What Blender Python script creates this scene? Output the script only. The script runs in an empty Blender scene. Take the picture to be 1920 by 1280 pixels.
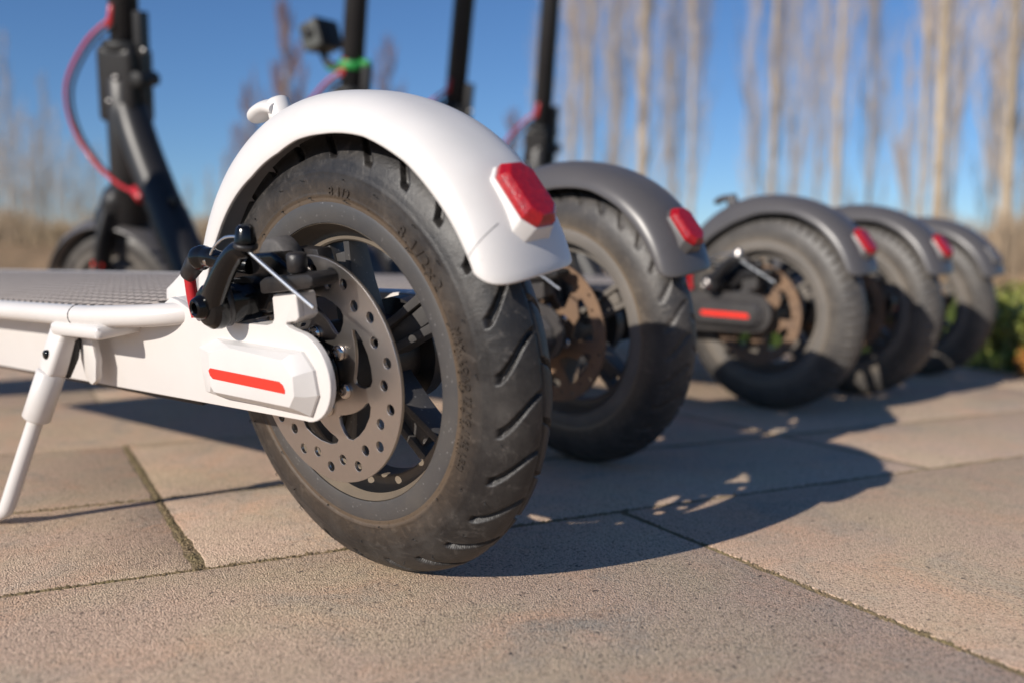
import bpy, bmesh, math, random
import numpy as np
from mathutils import Vector, Matrix, Quaternion
R = math.radians
random.seed(7); rng = np.random.default_rng(7)
sc = bpy.context.scene
COL = sc.collection

# ------------------------------------------------------------------ camera, sky, sun, exposure
F_PX, YAW, PITCH, ROLL = 1750.3, 0.72215, 0.07514, 0.00755
CAM = Vector((0.34985, -0.31071, 0.14861))
cam_d = bpy.data.cameras.new('camera'); cam = bpy.data.objects.new('camera', cam_d); COL.objects.link(cam)
fw = Vector((-math.sin(YAW)*math.cos(PITCH), math.cos(YAW)*math.cos(PITCH), -math.sin(PITCH)))
rt = fw.cross(Vector((0, 0, 1))).normalized(); up = rt.cross(fw)
cr, sr = math.cos(ROLL), math.sin(ROLL)
rt, up = rt*cr + up*sr, up*cr - rt*sr
cam.matrix_world = Matrix(((rt.x, up.x, -fw.x, CAM.x), (rt.y, up.y, -fw.y, CAM.y), (rt.z, up.z, -fw.z, CAM.z), (0, 0, 0, 1)))
cam_d.sensor_width = 36; cam_d.lens = 36*F_PX/1920
cam_d.clip_start = 0.02; cam_d.clip_end = 1500
cam_d.dof.use_dof = True; cam_d.dof.focus_distance = 0.45; cam_d.dof.aperture_fstop = cam_d.lens/6.6
sc.camera = cam

SUN_EL = 24.0
w = bpy.data.worlds.new('World'); sc.world = w; w.use_nodes = True
nt = w.node_tree; bg = nt.nodes['Background']
sky = nt.nodes.new('ShaderNodeTexSky'); sky.sky_type = 'NISHITA'; sky.sun_disc = False
sky.sun_elevation = R(SUN_EL); sky.sun_rotation = R(180); sky.air_density = 1.0; sky.dust_density = 0.0; sky.ozone_density = 3.0; sky.altitude = 600
tint = nt.nodes.new('ShaderNodeMix'); tint.data_type = 'RGBA'; tint.blend_type = 'MULTIPLY'; tint.inputs[0].default_value = 1.0; tint.inputs[7].default_value = (.84, 1.0, 1.24, 1)
nt.links.new(sky.outputs[0], tint.inputs[6]); hs_ = nt.nodes.new('ShaderNodeHueSaturation'); hs_.inputs['Saturation'].default_value = 1.04; nt.links.new(tint.outputs[2], hs_.inputs['Color']); nt.links.new(hs_.outputs[0], bg.inputs[0]); bg.inputs[1].default_value = 0.073
sun_d = bpy.data.lights.new('sun', 'SUN'); sun_d.energy = 4.9; sun_d.angle = R(0.53); sun_d.color = (1.0, 0.93, 0.84)
sun = bpy.data.objects.new('sun', sun_d); COL.objects.link(sun)
sdir = Vector((0.0, math.cos(R(SUN_EL)), -math.sin(R(SUN_EL))))
sun.rotation_mode = 'QUATERNION'; sun.rotation_quaternion = sdir.to_track_quat('-Z', 'Y')
sun.location = (0, -3, 3)
sc.view_settings.view_transform = 'Standard'; sc.view_settings.look = 'None'
sc.view_settings.exposure = 0.15; sc.view_settings.gamma = 1.0
sc.render.engine = 'CYCLES'; sc.cycles.max_bounces = 8; sc.cycles.use_denoising = True

# ------------------------------------------------------------------ materials
def nd(t, ty, **k):
    n = t.nodes.new(ty)
    for a, b in k.items():
        if a in n.inputs.keys(): n.inputs[a].default_value = b
        else: setattr(n, a, b)
    return n
def mat(name, c, rough=.5, metal=0.0, coat=0.0, noise=None, bump=None, dirt=None, rvar=0.0, spec=None, trans=0.0, flake=None):
    """noise=(scale, colour2, amount)  bump=(scale, strength, dist)  dirt=(scale, colour, lo, hi)"""
    m = bpy.data.materials.new(name); m.use_nodes = True; t = m.node_tree; p = t.nodes['Principled BSDF']
    p.inputs['Base Color'].default_value = (*c, 1); p.inputs['Roughness'].default_value = rough
    p.inputs['Metallic'].default_value = metal; p.inputs['Coat Weight'].default_value = coat
    p.inputs['Coat Roughness'].default_value = .12
    if spec is not None: p.inputs['Specular IOR Level'].default_value = spec
    if trans: p.inputs['Transmission Weight'].default_value = trans
    tc = nd(t, 'ShaderNodeTexCoord'); L = t.links.new
    colsock = None
    def mixc(a, b, fac):
        mx = nd(t, 'ShaderNodeMix', data_type='RGBA')
        if a is None: mx.inputs[6].default_value = (*c, 1)
        else: L(a, mx.inputs[6])
        mx.inputs[7].default_value = (*b, 1); L(fac, mx.inputs[0]); return mx.outputs[2]
    if noise:
        n = nd(t, 'ShaderNodeTexNoise', Scale=noise[0], Detail=6.0, Roughness=.62); L(tc.outputs['Object'], n.inputs['Vector'])
        r = nd(t, 'ShaderNodeMapRange'); r.inputs[1].default_value = .35; r.inputs[2].default_value = .68; r.inputs[4].default_value = noise[2]
        L(n.outputs[0], r.inputs[0]); colsock = mixc(colsock, noise[1], r.outputs[0])
        if rvar:
            q = nd(t, 'ShaderNodeMath', operation='MULTIPLY_ADD'); L(r.outputs[0], q.inputs[0]); q.inputs[1].default_value = rvar; q.inputs[2].default_value = rough; L(q.outputs[0], p.inputs['Roughness'])
    if dirt:
        n = nd(t, 'ShaderNodeTexNoise', Scale=dirt[0], Detail=8.0, Roughness=.7); L(tc.outputs['Object'], n.inputs['Vector'])
        r = nd(t, 'ShaderNodeMapRange'); r.inputs[1].default_value = dirt[2]; r.inputs[2].default_value = dirt[3]
        L(n.outputs[0], r.inputs[0]); colsock = mixc(colsock, dirt[1], r.outputs[0])
    if flake:
        n = nd(t, 'ShaderNodeTexVoronoi', Scale=flake[0]); L(tc.outputs['Object'], n.inputs['Vector'])
        sp = nd(t, 'ShaderNodeSeparateColor'); L(n.outputs['Color'], sp.inputs[0])
        r = nd(t, 'ShaderNodeMapRange'); r.inputs[1].default_value = flake[2]; r.inputs[2].default_value = flake[2]+.03
        L(sp.outputs[0], r.inputs[0]); colsock = mixc(colsock, flake[1], r.outputs[0])
    if colsock: L(colsock, p.inputs['Base Color'])
    if bump:
        n = nd(t, 'ShaderNodeTexNoise', Scale=bump[0], Detail=4.0, Roughness=.6); L(tc.outputs['Object'], n.inputs['Vector'])
        b = nd(t, 'ShaderNodeBump', Strength=bump[1], Distance=bump[2]); L(n.outputs[0], b.inputs['Height']); L(b.outputs[0], p.inputs['Normal'])
    return m

M = {}
M['white'] = mat('white_paint', (.64, .61, .585), .38, coat=.2, noise=(14, (.55, .515, .485), .4), dirt=(48, (.40, .35, .30), .66, .90), bump=(900, .05, .0004))
M['white_plastic'] = mat('white_plastic', (.65, .625, .605), .38, noise=(20, (.56, .535, .51), .5), dirt=(70, (.44, .40, .36), .67, .86), bump=(700, .04, .0004))
M['grey_body'] = mat('dark_grey_paint', (.040, .037, .037), .45, noise=(30, (.075, .068, .062), .6), bump=(900, .06, .0004))
M['grey_fender'] = mat('grey_fender_plastic', (.080, .075, .077), .36, noise=(18, (.10, .093, .09), .5), bump=(700, .05, .0004))
M['stem'] = mat('black_satin_paint', (.016, .015, .016), .40, noise=(20, (.028, .026, .025), .5), spec=.4)
M['gloss_black'] = mat('gloss_black_enamel', (.0035, .0035, .004), .20, coat=.18, spec=.28, dirt=(420, (.07, .06, .05), .70, .88), bump=(300, .16, .0005))
M['matte_black'] = mat('matte_black_metal', (.012, .011, .012), .42, noise=(160, (.035, .030, .027), .6), bump=(500, .35, .0005))
M['cap_grey'] = mat('dusty_grey_plastic', (.06, .056, .054), .7, noise=(300, (.10, .09, .085), .8))
M['rim'] = mat('charcoal_powdercoat_rim', (.050, .048, .049), .45, noise=(40, (.080, .072, .064), .7), flake=(1500, (.30, .29, .28), .985), bump=(1400, .14, .0003), spec=.6)
M['rim_dirty'] = mat('dusty_rim', (.13, .105, .08), .7, noise=(40, (.20, .155, .11), .8), bump=(900, .2, .0004))
M['rim_old'] = mat('dusty_grey_rim', (.12, .108, .095), .6, noise=(30, (.19, .165, .14), .7))
M['steel'] = mat('brushed_steel', (.60, .56, .53), .33, 1.0, noise=(60, (.52, .47, .43), .6), rvar=.08, bump=(1200, .05, .0003))
M['bolt_dark'] = mat('dull_steel_bolt', (.28, .27, .26), .35, 1.0)
M['bolt'] = mat('chrome_bolt', (.7, .66, .62), .2, 1.0, noise=(200, (.3, .25, .22), .5))
M['wire'] = mat('silver_cable', (.75, .77, .78), .35, 1.0)
M['rust'] = mat('rusty_disc', (.19, .125, .085), .65, .3, noise=(60, (.27, .165, .095), .8), bump=(700, .4, .0006))
M['red'] = mat('red_decal', (.85, .035, .02), .42)
M['red_cable'] = mat('red_cable', (.42, .012, .018), .42, coat=.2)
M['green'] = mat('green_rubber_strap', (.02, .27, .05), .5)
M['orings'] = mat('black_rubber', (.012, .012, .012), .6)
M['lens_dim'] = mat('red_lens', (.55, .008, .018), .22, coat=.7)
M['cam_body'] = mat('camera_grey_plastic', (.045, .05, .045), .5, noise=(60, (.09, .09, .08), .5))

# clear red lens with a cube-corner relief
def lens_mat():
    m = mat('red_reflector_lens', (.40, .004, .012), .30, coat=.35)
    t = m.node_tree; p = t.nodes['Principled BSDF']; tc = nd(t, 'ShaderNodeTexCoord'); L = t.links.new
    v = nd(t, 'ShaderNodeTexVoronoi', Scale=1150.0, Randomness=.25); L(tc.outputs['Object'], v.inputs['Vector'])
    n = nd(t, 'ShaderNodeTexNoise', Scale=420.0, Detail=3.0); L(tc.outputs['Object'], n.inputs['Vector'])
    a = nd(t, 'ShaderNodeMath', operation='MULTIPLY_ADD'); L(v.outputs[0], a.inputs[0]); a.inputs[1].default_value = .6; L(n.outputs[0], a.inputs[2])
    mp = nd(t, 'ShaderNodeMapRange'); mp.inputs[1].default_value = .45; mp.inputs[2].default_value = .95
    L(a.outputs[0], mp.inputs[0])
    mx = nd(t, 'ShaderNodeMix', data_type='RGBA'); mx.inputs[6].default_value = (.20, .0015, .008, 1); mx.inputs[7].default_value = (.38, .007, .012, 1)
    L(mp.outputs[0], mx.inputs[0]); L(mx.outputs[2], p.inputs['Base Color'])
    b = nd(t, 'ShaderNodeBump', Strength=.35, Distance=.0006); L(a.outputs[0], b.inputs['Height']); L(b.outputs[0], p.inputs['Normal'])
    return m
M['lens'] = lens_mat()
M['orange_lens'] = mat('orange_red_lens_edge', (.62, .05, .012), .3, coat=.5, noise=(500, (.4, .01, .01), .7))

# tyre rubber: black tread, dusty sidewall, brown dirt near the bead (a stain with its own ring shape)
def tyre_mat(name, base, dust, dirtc, dust_lo, dust_hi, scr=1.0, ringk=1.0):
    m = bpy.data.materials.new(name); m.use_nodes = True; t = m.node_tree; p = t.nodes['Principled BSDF']; L = t.links.new
    tc = nd(t, 'ShaderNodeTexCoord'); sx = nd(t, 'ShaderNodeSeparateXYZ'); L(tc.outputs['Object'], sx.inputs[0])
    hz = nd(t, 'ShaderNodeMath', operation='SUBTRACT'); L(sx.outputs[2], hz.inputs[0]); hz.inputs[1].default_value = .108
    cb = nd(t, 'ShaderNodeCombineXYZ'); L(sx.outputs[0], cb.inputs[0]); L(hz.outputs[0], cb.inputs[1])
    ln = nd(t, 'ShaderNodeVectorMath', operation='LENGTH'); L(cb.outputs[0], ln.inputs[0])
    n1 = nd(t, 'ShaderNodeTexNoise', Scale=38.0, Detail=9.0, Roughness=.68); L(tc.outputs['Object'], n1.inputs['Vector'])
    n2 = nd(t, 'ShaderNodeTexNoise', Scale=420.0, Detail=5.0, Roughness=.7); L(tc.outputs['Object'], n2.inputs['Vector'])
    n3 = nd(t, 'ShaderNodeTexNoise', Scale=120.0, Detail=8.0, Roughness=.75, Distortion=1.2); L(tc.outputs['Object'], n3.inputs['Vector'])
    def rng_(s, a, b, c=0., d=1.):
        r = nd(t, 'ShaderNodeMapRange'); L(s, r.inputs[0]); r.inputs[1].default_value = a; r.inputs[2].default_value = b; r.inputs[3].default_value = c; r.inputs[4].default_value = d; return r.outputs[0]
    def mul(a, b):
        q = nd(t, 'ShaderNodeMath', operation='MULTIPLY'); L(a, q.inputs[0])
        if isinstance(b, float): q.inputs[1].default_value = b
        else: L(b, q.inputs[1])
        return q.outputs[0]
    def mixc(a, b, f):
        mx = nd(t, 'ShaderNodeMix', data_type='RGBA')
        if isinstance(a, tuple): mx.inputs[6].default_value = (*a, 1)
        else: L(a, mx.inputs[6])
        mx.inputs[7].default_value = (*b, 1); L(f, mx.inputs[0]); return mx.outputs[2]
    d1 = rng_(n1.outputs[0], dust_lo, dust_hi)
    c = mixc(base, dust, mul(d1, .7))
    c = mixc(c, tuple(min(1, x*1.9) for x in dust), mul(rng_(n3.outputs[0], .54, .70), .65*scr))
    ring = rng_(ln.outputs['Value'], .0915, .0790)
    c = mixc(c, dirtc, mul(mul(ring, rng_(n3.outputs[0], .2, .7)), .75))
    c = mixc(c, tuple(x*1.25 for x in dirtc), mul(rng_(ln.outputs['Value'], .0800, .0786), .7))
    c = mixc(c, tuple(x*.45 for x in base), mul(rng_(n2.outputs[0], .55, .72), .5))
    L(c, p.inputs['Base Color']); L(rng_(n1.outputs[0], .3, .7, .36, .56), p.inputs['Roughness'])
    p.inputs['Specular IOR Level'].default_value = .45
    a = nd(t, 'ShaderNodeMath', operation='ADD'); L(n2.outputs[0], a.inputs[0]); L(n3.outputs[0], a.inputs[1])
    b = nd(t, 'ShaderNodeBump', Strength=.34, Distance=.0005); L(a.outputs[0], b.inputs['Height']); L(b.outputs[0], p.inputs['Normal'])
    return m
M['tyre'] = tyre_mat('worn_black_rubber', (.013, .012, .0125), (.052, .047, .043), (.085, .060, .040), .42, .66)
M['tyre_grey'] = tyre_mat('dusty_grey_rubber', (.050, .046, .044), (.105, .095, .085), (.15, .125, .098), .34, .66)
M['tyre_dark'] = tyre_mat('dark_grooved_rubber', (.038, .035, .034), (.088, .078, .070), (.15, .115, .08), .38, .68)

def mat_deck():
    m = bpy.data.materials.new('dimpled_rubber_mat'); m.use_nodes = True; t = m.node_tree; p = t.nodes['Principled BSDF']; L = t.links.new
    tc = nd(t, 'ShaderNodeTexCoord'); mp = nd(t, 'ShaderNodeMapping'); mp.inputs['Scale'].default_value = (112, 112, 0); L(tc.outputs['Object'], mp.inputs[0])
    v = nd(t, 'ShaderNodeTexVoronoi', Scale=1.0, Randomness=0.0); v.voronoi_dimensions = '2D'; L(mp.outputs[0], v.inputs['Vector'])
    r = nd(t, 'ShaderNodeMapRange'); r.inputs[1].default_value = .27; r.inputs[2].default_value = .36; L(v.outputs['Distance'], r.inputs[0])
    n = nd(t, 'ShaderNodeTexNoise', Scale=60.0, Detail=6.0); L(tc.outputs['Object'], n.inputs['Vector'])
    a = nd(t, 'ShaderNodeMix', data_type='RGBA'); a.inputs[6].default_value = (.38, .325, .28, 1); a.inputs[7].default_value = (.50, .43, .375, 1); L(n.outputs[0], a.inputs[0])
    mx = nd(t, 'ShaderNodeMix', data_type='RGBA'); mx.inputs[6].default_value = (.035, .03, .027, 1); L(a.outputs[2], mx.inputs[7]); L(r.outputs[0], mx.inputs[0])
    L(mx.outputs[2], p.inputs['Base Color']); p.inputs['Roughness'].default_value = .75
    b = nd(t, 'ShaderNodeBump', Strength=.8, Distance=.0015); L(r.outputs[0], b.inputs['Height']); L(b.outputs[0], p.inputs['Normal'])
    return m
M['deck'] = mat_deck()

def mat_paver(name='granular_concrete_paver', dark=1.0):
    m = bpy.data.materials.new(name); m.use_nodes = True; t = m.node_tree; p = t.nodes['Principled BSDF']; L = t.links.new
    g = nd(t, 'ShaderNodeNewGeometry'); P = g.outputs['Position']
    oi = nd(t, 'ShaderNodeObjectInfo')
    def ns(s, d=4., ro=.6, di=0.):
        n = nd(t, 'ShaderNodeTexNoise', Scale=s, Detail=d, Roughness=ro, Distortion=di); L(P, n.inputs['Vector']); return n.outputs[0]
    def mr(s, a, b, c=0., d=1.):
        r = nd(t, 'ShaderNodeMapRange'); L(s, r.inputs[0]); r.inputs[1].default_value = a; r.inputs[2].default_value = b; r.inputs[3].default_value = c; r.inputs[4].default_value = d; return r.outputs[0]
    def mixc(a, b, f, bl='MIX'):
        mx = nd(t, 'ShaderNodeMix', data_type='RGBA', blend_type=bl)
        for s, i in ((a, 6), (b, 7)):
            if isinstance(s, tuple): mx.inputs[i].default_value = (*s, 1)
            else: L(s, mx.inputs[i])
        if isinstance(f, float): mx.inputs[0].default_value = f
        else: L(f, mx.inputs[0])
        return mx.outputs[2]
    k = dark*1.52
    c = mixc((.45*k, .322*k, .233*k), (.43*k, .330*k, .224*k), mr(ns(9, 3), .42, .60))
    c = mixc(c, (.50*k, .315*k, .205*k), mr(ns(15, 5, .65, .6), .50, .68, 0, .8))
    c = mixc(c, (.31*k, .262*k, .205*k), mr(ns(13.3, 6, .7, .8), .52, .70))
    # mineral grains, then pits with their shade painted in as dark spots
    v = nd(t, 'ShaderNodeTexVoronoi', Scale=1150.0); L(P, v.inputs['Vector'])
    hs = nd(t, 'ShaderNodeSeparateColor'); L(v.outputs['Color'], hs.inputs[0])
    c = mixc(c, (.62*k, .48*k, .35*k), mr(hs.outputs[0], .72, 1.0, 0, .55))
    c = mixc(c, (.17*k, .115*k, .08*k), mr(hs.outputs[1], .74, .94, 0, .7))
    c = mixc(c, (.09, .07, .058), mr(ns(640, 2, .6), .60, .66, 0, .85))
    c = mixc(c, (.10, .08, .07), mr(ns(170, 3, .6), .665, .70, 0, .85))
    vr = mixc((1., 1., 1.), (.93, .915, .90), oi.outputs['Random'])
    c = mixc(c, vr, 1.0, 'MULTIPLY')
    L(c, p.inputs['Base Color']); p.inputs['Roughness'].default_value = .85; p.inputs['Specular IOR Level'].default_value = .25
    a = nd(t, 'ShaderNodeMath', operation='MULTIPLY_ADD'); L(v.outputs['Distance'], a.inputs[0]); a.inputs[1].default_value = -.9; L(ns(800, 2, .6), a.inputs[2])
    a2 = nd(t, 'ShaderNodeMath', operation='MULTIPLY_ADD'); L(ns(60, 3), a2.inputs[0]); a2.inputs[1].default_value = .3; L(a.outputs[0], a2.inputs[2])
    b = nd(t, 'ShaderNodeBump', Strength=.75, Distance=.0008); L(a2.outputs[0], b.inputs['Height']); L(b.outputs[0], p.inputs['Normal'])
    return m
M['paver'] = mat_paver()
M['joint'] = mat('mossy_joint_sand', (.30, .215, .125), .95, noise=(30, (.22, .18, .075), .8), dirt=(300, (.28, .21, .13), .58, .78), bump=(500, .9, .003))
M['soil'] = mat('dry_grass_soil', (.20, .16, .07), .95, noise=(1.3, (.10, .14, .035), 1.0), dirt=(9, (.24, .18, .09), .5, .72), bump=(40, .8, .03))
M['bank'] = mat('brown_leaf_bank', (.28, .18, .10), .95, noise=(2.5, (.16, .11, .06), .9), dirt=(14, (.38, .26, .15), .5, .7), bump=(8, 1.0, .1))
M['bark'] = mat('pale_poplar_bark', (.50, .41, .31), .9, noise=(3.2, (.30, .23, .16), .9), dirt=(6, (.13, .10, .075), .60, .72), bump=(25, .8, .03))
M['bark2'] = mat('greybrown_poplar_bark', (.46, .39, .31), .9, noise=(2.4, (.33, .27, .21), .9), bump=(25, .8, .03))
M['twig'] = mat('bare_twigs', (.56, .47, .40), .9, noise=(1.5, (.44, .35, .31), .8))
M['twig_red'] = mat('reddish_twigs', (.30, .17, .14), .9, noise=(1.5, (.2, .12, .11), .8))
M['reed'] = mat('dry_reed', (.27, .20, .135), .9, noise=(.6, (.23, .17, .10), .9))

def mat_grass():
    m = bpy.data.materials.new('grass_blade'); m.use_nodes = True; t = m.node_tree; p = t.nodes['Principled BSDF']; L = t.links.new
    g = nd(t, 'ShaderNodeNewGeometry'); n = nd(t, 'ShaderNodeTexNoise', Scale=3.0, Detail=5.0); L(g.outputs['Position'], n.inputs['Vector'])
    r = nd(t, 'ShaderNodeValToRGB'); e = r.color_ramp; e.elements[0].position = .3; e.elements[0].color = (.05, .085, .014, 1); e.elements[1].position = .75; e.elements[1].color = (.24, .19, .085, 1)
    x = e.elements.new(.5); x.color = (.10, .15, .022, 1)
    L(n.outputs[0], r.inputs[0]); L(r.outputs[0], p.inputs['Base Color']); p.inputs['Roughness'].default_value = .6
    tr = nd(t, 'ShaderNodeBsdfTranslucent'); L(r.outputs[0], tr.inputs[0]); ms = nd(t, 'ShaderNodeMixShader'); ms.inputs[0].default_value = .35
    L(p.outputs[0], ms.inputs[1]); L(tr.outputs[0], ms.inputs[2]); L(ms.outputs[0], t.nodes['Material Output'].inputs[0])
    return m
M['grass'] = mat_grass()
M['weed_leaf'] = mat('yellow_green_weed_leaf', (.20, .26, .045), .6, noise=(22, (.30, .24, .06), .8))
M['leaf_litter'] = mat('fallen_orange_leaves', (.42, .19, .04), .8, noise=(9, (.25, .12, .03), .8))

# ------------------------------------------------------------------ mesh helpers
def link(name, me, m, parent=None, smooth=True):
    o = bpy.data.objects.new(name, me); COL.objects.link(o)
    if m is not None:
        me.materials.append(m)
    if smooth and len(me.polygons): me.polygons.foreach_set('use_smooth', [True]*len(me.polygons))
    if parent is not None: o.parent = parent
    return o
def sharp(me, ang=35):
    me.update()
    try: me.set_sharp_from_angle(angle=R(ang))
    except Exception: pass
def raw(name, V, F, m, parent=None, smooth=True, ang=None):
    me = bpy.data.meshes.new(name); me.from_pydata([tuple(v) for v in V], [], [tuple(f) for f in F]); me.validate()
    o = link(name, me, m, parent, smooth)
    if ang: sharp(me, ang)
    return o
def from_bm(name, bm, m, parent=None, smooth=True, ang=35):
    bmesh.ops.recalc_face_normals(bm, faces=bm.faces[:])
    me = bpy.data.meshes.new(name); bm.to_mesh(me); bm.free()
    o = link(name, me, m, parent, smooth)
    if ang: sharp(me, ang)
    return o
def grid(G, cu=False, cv=False):
    G = np.asarray(G); n, k = G.shape[:2]; F = []
    for i in range(n if cu else n-1):
        for j in range(k if cv else k-1):
            F.append((i*k+j, i*k+(j+1) % k, ((i+1) % n)*k+(j+1) % k, ((i+1) % n)*k+j))
    return G.reshape(-1, 3), F
def np_mesh(name, V, F, m, parent=None):
    """fast: F is an (n,4) or (n,3) int array"""
    F = np.asarray(F, dtype=np.int32); me = bpy.data.meshes.new(name); k = F.shape[1]
    me.vertices.add(len(V)); me.vertices.foreach_set('co', np.asarray(V, dtype=np.float32).ravel())
    me.loops.add(F.size); me.loops.foreach_set('vertex_index', F.ravel())
    me.polygons.add(len(F)); me.polygons.foreach_set('loop_start', np.arange(0, F.size, k, dtype=np.int32))
    me.polygons.foreach_set('use_smooth', np.ones(len(F), dtype=bool))
    me.update(calc_edges=True); me.validate()
    return link(name, me, m, parent, smooth=False)
def gridF(n, k, cu, cv):
    i = np.arange(n if cu else n-1); j = np.arange(k if cv else k-1); I, J = np.meshgrid(i, j, indexing='ij')
    return np.stack([I*k+J, I*k+(J+1) % k, ((I+1) % n)*k+(J+1) % k, ((I+1) % n)*k+J], -1).reshape(-1, 4)
HUB = .108
def revolve(name, prof, m, parent=None, seg=96, z0=HUB, x0=0., closed=False, ang=30):
    """profile of (y, r) turned about the wheel axle (Y)"""
    V = []
    for i in range(seg):
        a = 2*math.pi*i/seg
        V.append([(x0+r*math.cos(a), y, z0+r*math.sin(a)) for y, r in prof])
    V, F = grid(V, True, closed)
    bm = bmesh.new(); vs = [bm.verts.new(v) for v in V]
    for f in F:
        try: bm.faces.new([vs[i] for i in f])
        except ValueError: pass
    bmesh.ops.remove_doubles(bm, verts=bm.verts[:], dist=1e-7)
    return from_bm(name, bm, m, parent, ang=ang)
def frames(path):
    P = [Vector(p) for p in path]; T = []
    for i in range(len(P)):
        T.append((P[min(i+1, len(P)-1)]-P[max(i-1, 0)]).normalized())
    n = T[0].orthogonal().normalized()
    out = []
    for i, t in enumerate(T):
        n = (n - t*n.dot(t)).normalized(); out.append((P[i], t, n, t.cross(n)))
    return out
def tube_data(path, r, seg=12, up=None, squash=1.0, cap=True, wide=None):
    fr = frames(path); rs = r if isinstance(r, (list, tuple)) else [r]*len(path); V = []; F = []
    for i_, ((p, t, n, b), rr) in enumerate(zip(fr, rs)):
        if wide: squash = wide[i_]/rr
        if up is not None:
            n = Vector(up); n = (n-t*n.dot(t)).normalized(); b = t.cross(n)
        for k in range(seg):
            a = 2*math.pi*k/seg; V.append(p+n*math.cos(a)*rr+b*math.sin(a)*rr*squash)
    for i in range(len(path)-1):
        for k in range(seg):
            F.append((i*seg+k, i*seg+(k+1) % seg, (i+1)*seg+(k+1) % seg, (i+1)*seg+k))
    if cap: F.append(tuple(range(seg))[::-1]); F.append(tuple(range((len(path)-1)*seg, len(path)*seg)))
    return V, F
def tube(name, path, r, m, parent=None, seg=12, up=None, squash=1.0, ang=45, wide=None):
    V, F = tube_data(path, r, seg, up, squash, True, wide); return raw(name, V, F, m, parent, True, ang)
def spline(pts, n=8):
    P = [Vector(p) for p in pts]; out = []
    for i in range(len(P)-1):
        a, b, c, d = P[max(i-1, 0)], P[i], P[i+1], P[min(i+2, len(P)-1)]
        for k in range(n):
            t = k/n; out.append(.5*((2*b)+(c-a)*t+(2*a-5*b+4*c-d)*t*t+(3*b-a-3*c+d)*t**3))
    out.append(P[-1]); return out
def cyl(name, a, b, r, m, parent=None, seg=24, r2=None, bev=.0006):
    a, b = Vector(a), Vector(b); L_ = (b-a).length; u = (b-a)/L_; r2 = r if r2 is None else r2
    bev = min(bev, L_*.3, r*.3)
    path = [a, a+u*1e-6, a+u*bev, b-u*bev, b-u*1e-6, b]; rs = [r-bev, r-bev, r, r2, r2-bev, r2-bev]
    return tube(name, path[1:5], rs[1:5], m, parent, seg, ang=50)
def box_bm(bm, lo, hi, mtx=None):
    v = [bm.verts.new((x, y, z)) for x in (lo[0], hi[0]) for y in (lo[1], hi[1]) for z in (lo[2], hi[2])]
    fs = [(0, 1, 3, 2), (4, 6, 7, 5), (0, 4, 5, 1), (2, 3, 7, 6), (0, 2, 6, 4), (1, 5, 7, 3)]
    F = [bm.faces.new([v[i] for i in f]) for f in fs]
    if mtx is not None: bmesh.ops.transform(bm, matrix=mtx, verts=v)
    return v
def box(name, lo, hi, m, parent=None, bev=.001, mtx=None, seg=2):
    bm = bmesh.new(); box_bm(bm, lo, hi, mtx)
    if bev: bmesh.ops.bevel(bm, geom=bm.edges[:], offset=bev, segments=seg, profile=.6, affect='EDGES', clamp_overlap=True)
    return from_bm(name, bm, m, parent)
def prism(name, poly, y0, y1, m, parent=None, bev=.0008, seg=2, ang=35, taper=None):
    """XZ outline extruded from y0 to y1; taper=(cx,cz,k) shrinks the y0 end"""
    bm = bmesh.new(); a = []; b = []
    for x, z in poly:
        if taper: a.append(bm.verts.new((taper[0]+(x-taper[0])*taper[2], y0, taper[1]+(z-taper[1])*taper[3])))
        else: a.append(bm.verts.new((x, y0, z)))
        b.append(bm.verts.new((x, y1, z)))
    n = len(poly); fa = bm.faces.new(a); fb = bm.faces.new(b[::-1])
    for i in range(n): bm.faces.new((a[i], b[i], b[(i+1) % n], a[(i+1) % n]))
    bmesh.ops.recalc_face_normals(bm, faces=bm.faces[:])
    if bev:
        E = [e for e in bm.edges if len(e.link_faces) == 2 and e.calc_face_angle(0) > R(28)]
        bmesh.ops.bevel(bm, geom=E, offset=bev, segments=seg, profile=.6, affect='EDGES', clamp_overlap=True)
    return from_bm(name, bm, m, parent, ang=ang)
def arc(cx, cz, r, a0, a1, n=16): return [(cx+r*math.cos(R(a0+(a1-a0)*i/n)), cz+r*math.sin(R(a0+(a1-a0)*i/n))) for i in range(n+1)]
def curve_mesh(cu):
    o = bpy.data.objects.new('tmp', cu); COL.objects.link(o)
    dg = bpy.context.evaluated_depsgraph_get(); e = o.evaluated_get(dg); me = bpy.data.meshes.new_from_object(e, depsgraph=dg)
    bpy.data.objects.remove(o); return me
def plate(name, outer, holes, th, m, parent=None, y=0.0, bev=.0002):
    """flat plate with holes standing in the XZ plane at y"""
    cu = bpy.data.curves.new(name, 'CURVE'); cu.dimensions = '2D'; cu.fill_mode = 'BOTH'; cu.extrude = th/2-bev; cu.bevel_depth = bev; cu.bevel_resolution = 1
    for loop in [outer]+holes:
        s = cu.splines.new('POLY'); s.points.add(len(loop)-1); s.use_cyclic_u = True
        for p, (x, z) in zip(s.points, loop): p.co = (x, z, 0, 1)
    me = curve_mesh(cu); me.name = name
    n = len(me.vertices); co = np.empty(n*3, dtype=np.float32); me.vertices.foreach_get('co', co); co = co.reshape(-1, 3)
    co = np.stack([co[:, 0], y-co[:, 2], co[:, 1]], -1); me.vertices.foreach_set('co', co.ravel().astype(np.float32)); me.materials.clear()
    o = link(name, me, m, parent); sharp(me, 30); return o
def empty(name, loc, rot=(0, 0, 0)):
    o = bpy.data.objects.new(name, None); COL.objects.link(o); o.location = loc; o.rotation_euler = rot; o.empty_display_size = .05; return o
def tag(o, label, cat, group=None):
    o['label'] = label; o['category'] = cat
    if group: o['group'] = group
    return o
def copy_tree(o, parent=None):
    c = o.copy(); COL.objects.link(c); c.parent = parent
    for ch in KIDS.get(o.name, []): copy_tree(ch, c)
    return c
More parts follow.
